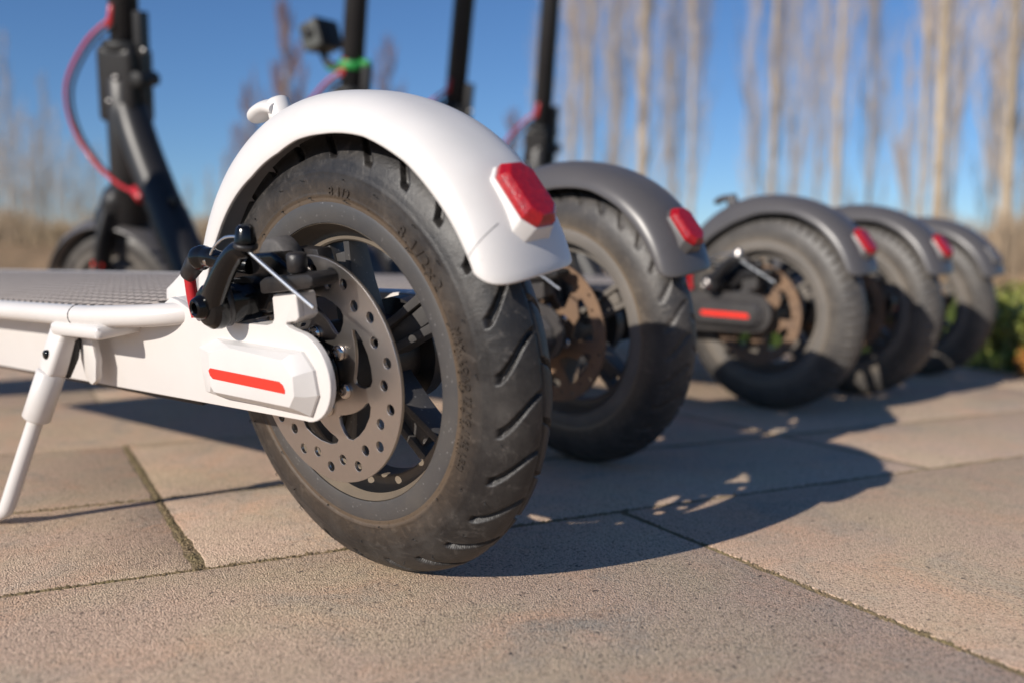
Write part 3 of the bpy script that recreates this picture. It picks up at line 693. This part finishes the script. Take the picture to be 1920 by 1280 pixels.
def make_scooter(white):
    """returns the root; every part is its own mesh"""
    body, plast = (M['white'], M['white_plastic']) if white else (M['grey_body'], M['grey_fender'])
    root = empty('electric_scooter', (0, 0, 0))
    rimM = M['rim'] if white else M['rim_old']
    # rear tyre
    if white:
        ty = tyre_obj(root, M['tyre'], 1800, 112, name='rear_tyre')
        side_text(ty, '8.1/2x2', .0078, .0795, 50.5, M['tyre'], squeeze=1.15, spacing=1.25)
        side_text(ty, 'MAX. LOAD 75 KG (165 LBS)', .0046, .0815, 15.5, M['tyre'], squeeze=1.0, spacing=1.14, hgt=.00055)
        side_text(ty, 'INFLATE UP TO 50 P.S.I', .0036, .0782, 15.5, M['tyre'], squeeze=1.0, spacing=1.5, hgt=.0005)
        side_text(ty, '8.1/2', .0062, .0795, 84, M['tyre'], squeeze=1.1, spacing=1.1)
        V, F = [], []
        for k in range(46):                                         # little moulding hairs left on the sidewall
            a = R(k*360/23+random.uniform(-3, 3)); r_ = (.0878 if k % 2 else .0788)+random.uniform(-.0008, .0008)
            if k > 34: r_ = .0985
            ph = math.acos((r_-.083)/.025); y_ = -.0191*math.sin(ph); p = Vector((r_*math.cos(a), y_, HUB+r_*math.sin(a)))
            nrm = Vector((math.cos(a)*math.cos(ph)*.8, -math.sin(ph), math.sin(a)*math.cos(ph)*.8)).normalized(); tg = Vector((-math.sin(a), 0, math.cos(a)))
            l = random.uniform(.002, .0034)
            v, f = tube_data([p-nrm*.0003, p+nrm*l*.35+tg*.0003, p+nrm*l*.4+tg*l*random.uniform(-.8, .8)+Vector((.0012, 0, -.0005))], [.00026, .00022, .00014], 5); b = len(V); V += v; F += [tuple(i+b for i in q) for q in f]
        raw('moulding_hairs', V, F, M['orings'], ty)['kind'] = 'stuff'
    else:
        ty = tyre_obj(root, M['tyre_grey'], 900, 48, name='rear_tyre', style='notch', depth=.0014, grooves=60)
    rim = revolve('rear_rim', [(-.0168, .0772), (-.0184, .0765), (-.0189, .0752), (-.0187, .0685), (-.0182, .0670), (-.0172, .0674), (.0172, .0674), (.0182, .0670), (.0187, .0685), (.0189, .0752), (.0168, .0772)], rimM, root, 160, closed=True, ang=40)
    revolve('rim_ledge', [(-.0178, .0666), (-.0120, .0640), (-.0076, .0622), (-.0070, .0612), (-.0070, .0582), (-.0062, .0574), (.0045, .0574), (.0055, .0584), (.0060, .0622), (.0178, .0666), (.0170, .0673), (-.0170, .0673)], M['rim_dirty'] if white else M['rim_old'], rim, 120, closed=True, ang=40)
    for k in range(5): twin_spokes(rim, rimM, 27+72*k)
    revolve('rear_hub', [(-.026, .004), (-.026, .0205), (-.0245, .0215), (-.016, .0215), (-.014, .018), (.016, .018), (.018, .026), (.026, .026), (.027, .004)], M['matte_black'] if white else M['grey_body'], rim, 48, ang=35)
    # brake disc and its bolts
    th = [(.0535*math.cos(2*math.pi*i/120), HUB+.0535*math.sin(2*math.pi*i/120)) for i in range(120)]
    dsc = plate('brake_disc', th, disc_holes(not white), .0018, M['steel'] if white else M['rust'], root, y=-.0287)
    for k in range(6):
        a = R(33+60*k); c = Vector((.0177*math.cos(a), 0, HUB+.0177*math.sin(a)))
        V = []
        prof = [(0, .0001), (0, .0036), (.0008, .0038), (.0016, .0035), (.0023, .0027), (.0026, .0018), (.0026, .0014), (.0012, .0013), (.0012, .0001)]
        bm = bmesh.new(); rings = []
        for yy, rr in prof: rings.append([bm.verts.new((c.x+rr*math.cos(2*math.pi*i/16), -.0297-yy, c.z+rr*math.sin(2*math.pi*i/16))) for i in range(16)])
        for A, B in zip(rings[:-1], rings[1:]):
            for i in range(16): bm.faces.new((A[i], A[(i+1) % 16], B[(i+1) % 16], B[i]))
        from_bm('disc_bolt', bm, M['bolt'], dsc, ang=30)
    revolve('hub_washer', [(-.0300, .004), (-.0300, .0125), (-.0330, .0130), (-.0330, .0160), (-.0365, .0160), (-.0365, .0120), (-.0400, .0120), (-.0400, .004)], M['gloss_black'], dsc, 40)
    # chassis: side plates with the drop-out, box under the deck
    cx, cz, pr = .0098, .1103, .0205
    left = [(-.68, .0893), (.0100, .0900)]+arc(cx, cz, pr, -88, 84, 18)+[(.0060, .1322), (.0040, .1334), (.0050, .1345), (.0120, .1352), (.0142, .1368), (.0145, .1462), (.0132, .1480), (-.0015, .1470), (-.0034, .1452), (-.0042, .1362), (-.0065, .1336), (-.0110, .1326), (-.0620, .1328), (-.0660, .1335), (-.0860, .1418), (-.0930, .1432), (-.1050, .1380), (-.68, .1380)]
    ch = prism('chassis', left, -.0486, -.0452, body, root, bev=.0009, seg=3)
    inner_l = [(-.68, .0896), (-.020, .0903), (-.008, .0960), (-.006, .1200), (-.0030, .1322), (.0060, .1334), (.0118, .1354), (.0140, .1370), (.0142, .1460), (.0130, .1476), (-.0013, .1466), (-.0032, .1450), (-.0040, .1362), (-.0063, .1334), (-.0110, .1323), (-.0620, .1325), (-.0660, .1332), (-.0860, .1415), (-.0930, .1429), (-.1050, .1377), (-.68, .1377)]
    prism('chassis_rail_block', inner_l, -.0453, -.0375, body, ch, bev=.0011, seg=3)
    right = [(-.68, .0893), (.0100, .0900)]+arc(cx, cz, pr, -88, 84, 18)+[(-.0110, .1326), (-.0620, .1328), (-.0860, .1418), (-.1050, .1380), (-.68, .1380)]
    prism('chassis_side_plate', right, .0375, .0486, body, ch, bev=.0011)
    box('battery_box', (-.675, -.0376, .0870), (-.115, .0376, .1360), body, ch, bev=.002)
    prism('rear_bulkhead', [(-.1170, .092), (-.1150, .1365), (-.1050, .1360), (-.1050, .0925)], -.0376, .0376, body, ch, bev=.001)
    box('underside_plate', (-.66, -.034, .0815), (-.105, .034, .0872), M['matte_black'], ch, bev=.001)
    for s in (-1, 1):                                                 # axle covers with the red strip
        y0, y1 = (-.0548, -.0484) if s < 0 else (.0548, .0484)
        sg = -1 if s < 0 else 1
        def ring(y, pts): return [Vector((x, sg*y, z)) for x, z in pts]
        r0 = [(-.0500, .0952), (.0150, .0934), (.0222, .1035), (.0214, .1146), (.0150, .1224), (-.0520, .1246), (-.0700, .1195), (-.0700, .0970)]
        r1 = [(-.0520, .0972), (.0127, .0968), (.0179, .1034), (.0189, .1140), (.0123, .1222), (-.0400, .1238), (-.0600, .1195), (-.0600, .0985)]
        r2 = [(-.0500, .1003), (.0106, .0990), (.0154, .1044), (.0163, .1132), (.0102, .1198), (-.0300, .1228), (-.0490, .1195), (-.0520, .1030)]
        cv = loft('axle_cover', [ring(.0484, r0), ring(.0502, r0), ring(.0538, r1), ring(.0573, r2)], plast if white else body, root, bev=.0002, ang=12)
        y0 = sg*.0573
        st = [(-.0485, .1070), (-.0505, .1085), (-.0512, .1108), (-.0495, .1121), (.0060, .1102), (.0085, .1087), (.0094, .1066), (.0088, .1050)] if s < 0 else [(-.0520, .1070), (-.0553, .1108), (.0060, .1100), (.0082, .1046)]
        if not white: st = [(x, z+.0008) for x, z in st]
        prism('red_strip', st, y0+sg*.0003, y0-sg*.0004, M['red'], cv, bev=0)
    # deck plate, mat and tubular rail
    dk = [(-.655, -.050), (-.640, -.0595), (-.175, -.0600), (-.140, -.0570), (-.112, -.0500), (-.100, -.0460), (-.100, .0460), (-.112, .0500), (-.140, .0570), (-.175, .0600), (-.640, .0595), (-.655, .050)]
    def slabxy(name, poly, z0, z1, m, parent, bev=.001):
        return loft(name, [[Vector((x, y, z0)) for x, y in poly], [Vector((x, y, z1)) for x, y in poly]], m, parent, bev=bev)
    slabxy('deck_plate', dk, .1290, .1366, body, ch, .0012)
    mt = [(-.640, -.046), (-.628, -.0555), (-.185, -.0555), (-.150, -.0530), (-.128, -.0480), (-.120, -.030), (-.128, 0), (-.120, .030), (-.128, .0480), (-.150, .0530), (-.185, .0555), (-.628, .0555), (-.640, .046)]
    slabxy('deck_mat', mt, .1362, .1383, M['deck'], root, .0008)
    for s in (-1, 1):
        p = [(-.672, s*.040, .1348)]+[(x, s*y, z) for x, y, z in ((-.660, .0600, .1348), (-.640, .0650, .1346), (-.5, .0660, .1344), (-.3, .0660, .1343), (-.163, .0656, .1345), (-.140, .0646, .1348), (-.112, .0595, .1350), (-.096, .0530, .1350), (-.086, .0455, .1350), (-.082, .0400, .1350))]
        if s > 0: p = [(x, y, z-.0030) for x, y, z in p]
        tube('deck_rail', spline(p, 6), .0058, body, root, 16)
        if s < 0:
            cyl('rail_seam', (-.1634, -.0656, .1345), (-.1626, -.0656, .1345), .00606, M['cap_grey'], root, 16, bev=.0001)
    # kickstand (own origin at its pivot so each copy can stand on the ground)
    PV = Vector((-.1885, -.0700, .1130))
    box('kickstand_bracket', (-.1860, -.0730, .1235), (-.1290, -.0430, .1315), body, root, bev=.0035, seg=3)
    ks = bpy.data.objects.new('kickstand', bpy.data.meshes.new('kickstand')); COL.objects.link(ks); ks.parent = root; ks.location = PV
    foot = Vector((-.2211, -.1029, .0205))-PV; u = foot.normalized()
    bm = bmesh.new(); q = Vector((0, 0, -1)).rotation_difference(u).to_matrix().to_4x4()
    box_bm(bm, (-.0080, -.0055, -.0125), (.0080, .0060, .0150), q)
    bmesh.ops.bevel(bm, geom=bm.edges[:], offset=.003, segments=3, profile=.5, affect='EDGES', clamp_overlap=True)
    bmesh.ops.recalc_face_normals(bm, faces=bm.faces[:]); bm.to_mesh(ks.data); bm.free(); ks.data.materials.append(body); ks.data.polygons.foreach_set('use_smooth', [True]*len(ks.data.polygons)); sharp(ks.data, 35)
    cyl('pivot_pin', (-.0005, -.0072, .0005), (-.0005, .010, -.0005), .0027, M['gloss_black'] if white else M['stem'], ks, 20)
    cyl('kickstand_sleeve', u*.011, u*.041, .0078, body, ks, 24, bev=.001)
    L_ = foot.length
    lp = [u*.036, u*.060, u*(L_-.020), u*(L_-.010), u*(L_-.004)+Vector((-.0015, -.0005, 0)), foot+Vector((-.010, -.004, .0006)), foot+Vector((-.014, -.006, .0005))]
    tube('kickstand_leg', spline(lp, 4), [.0044]*17+[.0044, .0043, .0042, .0040, .0038, .0034, .0026, .0012], body, ks, 14, ang=60)
    prism('clevis_cheek', [(-.1800, .1240), (-.1660, .1240), (-.1650, .1080), (-.1700, .0960), (-.1760, .0930), (-.1820, .0960), (-.1840, .1080)], -.0600, -.0560, body, root, bev=.0012)
    tube('clevis_slot_shade', [(-.1800, -.0620, .1200), (-.1830, -.0640, .1100), (-.1880, -.0680, .1000)], .0030, M['orings'], root, 10)  # added black tube, its colour standing in for shade in the clevis slot
    # rear fender, its base, hook and tail lamp
    fd = fender(root, plast, plast)
    V, F = [], []
    for i in range(15):
        s_ = -.97+.60*i/14; th_ = 27.5+3.2*(i/14); rc, re, wd = fender_section(th_); an = abs(s_)*math.pi/2; yy = -wd*math.sin(an)**.86; rr = rc-(rc-re)*((1-math.cos(an))**1.05)+.00008
        for dt in (-.07, .07): V.append((rr*math.cos(R(th_+dt)), yy, HUB+rr*math.sin(R(th_+dt))))
    F = [(2*i, 2*i+1, 2*i+3, 2*i+2) for i in range(14)]
    raw('fender_seam', V, F, M['cap_grey'], fd)
    base = [(-.1330, .1370), (-.1310, .1440), (-.1230, .1475), (-.1120, .1530), (-.1060, .1560), (-.1060, .1370)]
    prism('fender_base', base, -.0300, .0300, plast, fd, bev=.0015)
    a = R(34.0); nrm = Vector((math.cos(R(35)), 0, math.sin(R(35)))); tg = Vector((-math.sin(R(35)), 0, math.cos(R(35)))); Y = Vector((0, 1, 0))
    c = Vector((.1294*math.cos(a), 0, HUB+.1294*math.sin(a)))
    loft('lamp_housing', [octa(c-nrm*.011-tg*.001, tg, Y, .0170, .0140, .0045), octa(c-nrm*.003, tg, Y, .0162, .0112, .0052), octa(c, tg, Y, .0155, .0106, .0052)], plast, fd, bev=.0008)
    if LAMP:
        ln = loft('tail_lamp_lens', [octa(c-nrm*.0004, tg, Y, .0149, .0100, .0050), octa(c+nrm*.0022, tg, Y, .0148, .0099, .0050), octa(c+nrm*.0050, tg, Y, .0127, .0074, .0042), octa(c+nrm*.0053, tg, Y, .0121, .0068, .0040)], M['lens'], fd, bev=.0002, ang=18)
    # folding hook on the crest
    cyl('hook_foot', (-.0430, 0, .2200), (-.0475, 0, .2352), .0068, plast, fd, 24, r2=.0058, bev=.0012)
    hk = [(-.0440, .0, .2300), (-.0510, .0, .2318), (-.0580, .0, .2312), (-.0640, .0, .2288), (-.0680, .0, .2256)]
    tube('fender_hook', spline(hk, 5), [.0078]*14+[.0076, .0072, .0066, .0058, .0044, .0026, .0010], plast, fd, 20, up=(0, 1, 0), squash=.50, ang=60)
    # mechanical brake caliper
    gb = M['gloss_black']; mb = M['matte_black'] if white else M['stem']
    cal = cyl('brake_caliper', (-.0350, -.0570, .1432), (-.0290, -.0320, .1440), .0102, gb if white else mb, root, 32, bev=.0012)
    cyl('caliper_ring', (-.0352, -.0555, .1432), (-.0344, -.0520, .1433), .0112, mb, cal, 32, bev=.0006)
    prism('caliper_body', [(-.0400, .1370), (-.0150, .1370), (-.0120, .1410), (.0060, .1440), (.0075, .1560), (-.0060, .1650), (-.0250, .1640), (-.0400, .1560)], -.0440, -.0325, gb if white else mb, cal, bev=.0022, seg=3)
    prism('caliper_bracket', [(-.0060, .1475), (.0290, .1505), (.0325, .1520), (.0330, .1552), (.0300, .1568), (-.0020, .1548), (-.0060, .1530)], -.0525, -.0380, mb, cal, bev=.0014)
    prism('caliper_outer_jaw', [(-.0120, .1400), (.0030, .1420), (.0060, .1560), (.0040, .1640), (-.0150, .1650)], -.0265, -.0180, mb, cal, bev=.0015)
    cyl('bracket_bolt', (.0162, -.0470, .1565), (.0170, -.0470, .1650), .0044, mb, cal, 20, bev=.0008)
    cyl('pad_adjuster_cap', (-.0150, -.0270, .1605), (-.0150, -.0380, .1600), .0105, M['cap_grey'], cal, 32, bev=.0012)
    arm = spline([(-.0372, -.0580, .1425), (-.0345, -.0600, .1440), (-.0290, -.0610, .1490), (-.0220, -.0612, .1555), (-.0145, -.0610, .1622), (-.0070, -.0604, .1672), (.0000, -.0598, .1690)], 5)
    nA_ = len(arm); rad = [max(.0044, .0096-.0056*(i/(nA_-1))**.6) for i in range(nA_)]; rad[0] = .0060; rad[1] = .0085; rad[-1] = .0036
    la = tube('brake_lever_arm', arm, [.0046 if i < nA_-2 else .0036 for i in range(nA_)], gb if white else mb, cal, 20, up=(0, 1, 0), wide=rad, ang=70)
    revolve('arm_boss', [(-.0640, .0002), (-.0640, .0060), (-.0632, .0085), (-.0610, .0104), (-.0575, .0110), (-.0545, .0104), (-.0530, .0095)], gb if white else mb, cal, 32, z0=.1425, x0=-.0352)
    revolve('pivot_bolt', [(-.0636, .0022), (-.0655, .0023), (-.0676, .0025), (-.0682, .0034), (-.0676, .0044), (-.0656, .0054), (-.0636, .0058)], gb if white else M['steel'], cal, 24, z0=.1428, x0=-.0368)
    hx = [(-.0350+.0098*math.cos(i*.42), -.0540+.0000105*i*20, .1432+.0098*math.sin(i*.42)) for i in range(45)]
    tube('caliper_spring', hx, .0007, M['bolt_dark'], cal, 6)
    cyl('anchor_collar', (-.0012, -.0595, .1688), (-.0004, -.0595, .1712), .0052, mb, cal, 24, bev=.0006)
    cyl('cable_anchor_bolt', (-.0005, -.0595, .1708), (.0012, -.0595, .1785), .0048, gb if white else M['steel'], cal, 24, r2=.0038, bev=.0010)
    cyl('anchor_socket', (.0011, -.0595, .17825), (.00125, -.0595, .17865), .0021, M['orings'], cal, 6, bev=.0001)
    tube('brake_cable_end', [(.0020, -.0600, .1672), (.0110, -.0600, .1618), (.0280, -.0600, .1520), (.0420, -.0600, .1442)], .00085 if white else .00065, M['wire'], cal, 10)
    tube('inner_cable', spline([(-.0400, -.0535, .1655), (-.0345, -.0545, .1688), (-.0270, -.0565, .1712), (-.0180, -.0580, .1735), (-.0080, -.0590, .1738), (-.0020, -.0590, .1722)], 5), .00065, M['wire'], cal, 8)
    ca = spline([(-.0240, -.0440, .1590), (-.0340, -.0480, .1612), (-.0440, -.0495, .1632), (-.0520, -.0498, .1638), (-.0580, -.0498, .1628)], 5)
    tube('cable_stop_arm', ca, [.0042]*10+[.0048]*5+[.0056, .0058, .0060, .0060, .0056, .0040], gb if white else mb, cal, 18, ang=60)
    cyl('barrel_adjuster', (-.0540, -.0510, .1655), (-.0440, -.0520, .1618), .0026, M['bolt'], cal, 16)
    cyl('cable_boot', (-.0572, -.0500, .1632), (-.0680, -.0510, .1548), .0052, mb, cal, 14, r2=.0040, bev=.0008)
    tube('brake_hose', spline([(-.0672, -.0503, .1565), (-.0682, -.0500, .1500), (-.0686, -.0498, .1420), (-.0680, -.0494, .1345)], 5), .0028, M['red_cable'], root, 14)
    # neck, fold joint
    nk = spline([(-.655, 0, .128), (-.690, 0, .185), (-.728, 0, .245), (-.757, 0, .295), (-.776, 0, .335), (-.7890, 0, .375)], 6)
    neck = tube('neck', nk, .0240, M['stem'], root, 24)
    tube('neck_sleeve', spline([(-.6540, 0, .127), (-.690, 0, .1855), (-.7100, 0, .2165)], 6), .0258, M['stem'], neck, 24)
    box('neck_latch', (-.006, -.006, -.004), (.012, .006, .004), M['stem'], neck, bev=.001, mtx=Matrix.Translation((-.690, 0, .238)))
    box('neck_foot', (-.685, -.040, .090), (-.640, .040, .137), body, root, bev=.006, seg=3)
    # steering assembly, turned to the left as it rests on its kickstand
    A0 = Vector((-.8000, 0, .3350)); AX = Vector((.236, 0, .972)).normalized(); Q = Matrix.Translation(A0) @ Matrix.Rotation(R(30), 4, AX) @ Matrix.Translation(-A0)
    def st(z, y=0., dx=0.): return A0+AX*((z-A0.z)/AX.z)+Vector((dx, y, 0))
    def turned(o):
        o.data.transform(Q); o.data.update(); return o
    hd = turned(cyl('head_tube', st(.215), st(.405), .0275, M['stem'], root, 32, bev=.002))
    turned(box('fold_joint', (-.030, -.025, -.060), (.027, .025, .040), M['stem'], hd, bev=.011, seg=4, mtx=Matrix.Translation(st(.405)) @ Matrix.Rotation(R(13.6), 4, 'Y')))
    turned(cyl('fold_collar', st(.437), st(.450), .0290, M['orings'], hd, 32, bev=.002))
    turned(box('fold_lever', (.021, -.012, -.040), (.033, .008, .075), M['stem'], hd, bev=.003, seg=3, mtx=Matrix.Translation(st(.415)) @ Matrix.Rotation(R(13.6), 4, 'Y')))
    turned(cyl('lever_pivot', st(.398, -.026, .034), st(.398, .014, .034), .0095, M['orings'], hd, 24))
    for zz, dx, dy in ((.392, -.026, -.020), (.376, -.008, -.027), (.404, .004, -.027), (.432, .038, -.012)):
        turned(cyl('joint_bolt', st(zz, dy-.002, dx), st(zz, dy+.004, dx), .0036, M['bolt_dark'], hd, 16))
    stm = turned(cyl('stem', st(.440), st(1.000), .0188, M['stem'], root, 28, bev=.001))
    turned(cyl('handlebar', st(1.00, -.215), st(1.00, .215), .0110, M['stem'], stm, 20))
    for s in (-1, 1): turned(cyl('grip', st(1.00, s*.120), st(1.00, s*.218), .0165, M['orings'], stm, 20))
    turned(box('display', (-.022, -.028, -.012), (.050, .028, .020), M['stem'], stm, bev=.008, seg=3, mtx=Matrix.Translation(st(1.00))))
    fa = Vector((-.875, 0, HUB))
    fk = turned(tube('fork', spline([st(.260), (-.832, 0, .250), (-.850, 0, .225), (-.856, 0, .205)], 4), [.029]*4+[.033]*4+[.036]*4+[.033], M['stem'], root, 20, up=(0, 1, 0), squash=.8))
    for s in (-1, 1): turned(tube('fork_leg', spline([(-.842, s*.024, .232), (-.858, s*.036, .190), (-.872, s*.038, .140), (-.878, s*.038, .096)], 4), [.016]*8+[.017]*5, M['stem'], fk, 16, up=(0, 1, 0), squash=.55))
    for s in (-1, 1): turned(cyl('fork_reflector', (-.866, s*.044, .166), (-.866, s*.049, .166), .0085, M['red'], fk, 20))
    ft = turned(tyre_obj(root, M['tyre_grey'], 240, 28, name='front_tyre', x0=fa.x, style='notch', depth=.001, grooves=40))
    turned(revolve('front_rim', [(-.0168, .0772), (-.0187, .0760), (-.0187, .0690), (-.010, .062), (-.020, .055), (-.026, .040), (-.028, .004), (.028, .004), (.026, .040), (.020, .055), (.010, .062), (.0187, .0690), (.0187, .0760), (.0168, .0772)], M['rim_old'], root, 64, x0=fa.x, ang=30))
    G = []
    for i in range(37):
        th_ = 20+150*i/36
        G.append([(fa.x-(.1165-.010*abs(s)**2.5)*math.cos(R(th_+5)), .031*s, HUB+(.1165-.010*abs(s)**2.5)*math.sin(R(th_+5))) for s in (-1, -.9, -.6, -.2, .2, .6, .9, 1)])
    V, F = grid(G); ff = raw('front_fender', V, F, M['grey_fender'], root)
    md = ff.modifiers.new('thick', 'SOLIDIFY'); md.thickness = .002; ff.data.transform(Q)
    # control cables looping in front of the joint
    def q(p): return Q @ Vector(p)
    c0 = q(st(.478, -.018, -.006)); c1 = Vector((-.742, -.022, .2500))
    mid = [Vector((-.795, -.042, .450)), Vector((-.848, -.055, .405)), Vector((-.872, -.048, .355)), Vector((-.850, -.035, .303)), Vector((-.795, -.026, .266))]
    tube('brake_cable', spline([c0]+mid+[c1], 8), .0026, M['red_cable'], root, 12)
    tube('power_cable', spline([c0+Vector((.003, 0, -.01))]+[m_+Vector((.010, .004, -.004)) for m_ in mid]+[c1+Vector((.01, 0, .004))], 8), .0022, M['orings'], root, 10)
    cyl('cable_plug', c0+Vector((-.006, 0, -.012)), c0+Vector((.004, .002, .016)), .0056, M['red_cable'], root, 16, r2=.004)
    cyl('neck_plug', c1+Vector((-.012, 0, .006)), c1+Vector((.008, 0, -.008)), .0072, M['red_cable'], root, 16)
    return root

def pose(root, x, y, yaw, lean):
    root.location = (x, y, 0); root.rotation_euler = (lean, 0, yaw)
    ks = [o for o in bpy.data.objects if o.parent == root and o.name.split('.')[0] == 'kickstand'][0]
    # swing the stand until its foot touches the ground under this lean
    Mt = Matrix.Rotation(yaw, 4, 'Z') @ Matrix.Rotation(lean, 4, 'X'); PV = Vector((-.1885, -.0700, .1130)); f = Vector((-.2211, -.1029, .0205))-PV
    best = min((abs((Mt @ (PV+Matrix.Rotation(a, 3, 'X') @ f)).z-.0044), a) for a in [i*.002-.6 for i in range(600)])
    ks.rotation_euler = (best[1], 0, 0)

LAMP = True
S1 = make_scooter(True)
tag(S1, 'white electric scooter parked nearest, with grooved black rear tyre and shiny brake disc', 'scooter', 'electric scooters parked in a row')
S2 = make_scooter(False)
index_kids()
poses = [(-.09004, .27898, -.08644, .12018), (-.11035, .64723, -.09518, .08148), (-.09471, .84143, -.12356, .06823), (-.10804, 1.13260, -.13237, .13664)]
labels = ['dark grey scooter parked second, right behind the white one, rusty brake disc',
          'dark grey scooter in the middle of the row, red strip showing on its axle cover',
          'dark grey scooter fourth in the row, wheel half shaded behind the middle one',
          'dark grey scooter farthest away, beside the grass, without a tail lamp']
scoot = [S2]+[copy_tree(S2) for _ in range(3)]
bpy.context.view_layer.update()
pose(S1, 0, 0, 0, .15709)
for s, p_, lb in zip(scoot, poses, labels):
    tag(s, lb, 'scooter', 'electric scooters parked in a row'); pose(s, *p_)
def kids(o): return [c for c in bpy.data.objects if c.parent == o]
for c in kids(scoot[3]):
    for g_ in kids(c):
        if g_.name.startswith('tail_lamp_lens'): bpy.data.objects.remove(g_)
for c in kids(scoot[0]):
    if c.name.startswith('rear_tyre'):
        c.data = bpy.data.meshes.new('rear_tyre'); tmp = tyre_obj(None, M['tyre_dark'], 900, 48, name='tmp', style='slant', grooves=30, depth=.0016); c.data = tmp.data; bpy.data.objects.remove(tmp)

# action camera strapped to the stem of the middle scooter
cr_ = empty('action_camera', (0, 0, 0)); p3 = poses[1]; cr_.location = (p3[0], p3[1], 0); cr_.rotation_euler = (p3[3], 0, p3[2])
A0 = Vector((-.8000, 0, .3350)); AX = Vector((.236, 0, .972)).normalized()
sp = A0+AX*((.484-A0.z)/AX.z)
cm = Matrix.Translation(sp+Vector((-.045, -.028, .048))) @ Matrix.Rotation(R(20), 4, 'Z') @ Matrix.Rotation(R(-14), 4, 'Y')
bd = box('camera_body', (-.018, -.029, -.021), (.016, .029, .022), M['cam_body'], cr_, bev=.003, seg=3, mtx=cm)
o = cyl('camera_lens', (0, -.029, .006), (0, -.035, .006), .0100, M['orings'], bd, 24); o.data.transform(cm)
o = box('camera_frame', (.0160, -.0300, -.0230), (.0200, .0300, .0235), M['orings'], bd, bev=.001, mtx=cm)
tube('mount_arm', spline([sp+Vector((-.020, -.008, -.004)), sp+Vector((-.034, -.018, .002)), sp+Vector((-.042, -.024, .012)), sp+Vector((-.044, -.027, .030))], 5), [.0075]*8+[.006]*8, M['orings'], cr_, 12)
cyl('strap', sp-AX*.007, sp+AX*.006, .0222, M['green'], cr_, 32)
tube('strap_tail', spline([sp+Vector((-.018, -.010, -.002)), sp+Vector((-.032, -.018, -.003)), sp+Vector((-.042, -.022, .004))], 5), .0052, M['green'], cr_, 10)
cyl('strap_buckle', sp+Vector((.018, .004, 0)), sp+Vector((.034, .010, -.003)), .0060, M['green'], cr_, 12)
tag(cr_, 'small action camera on a green strap round the stem above the white fender', 'camera')

for o in bpy.data.objects:
    if o.type == 'MESH' and o.parent is None and 'kind' not in o and 'category' not in o: print('untagged', o.name)
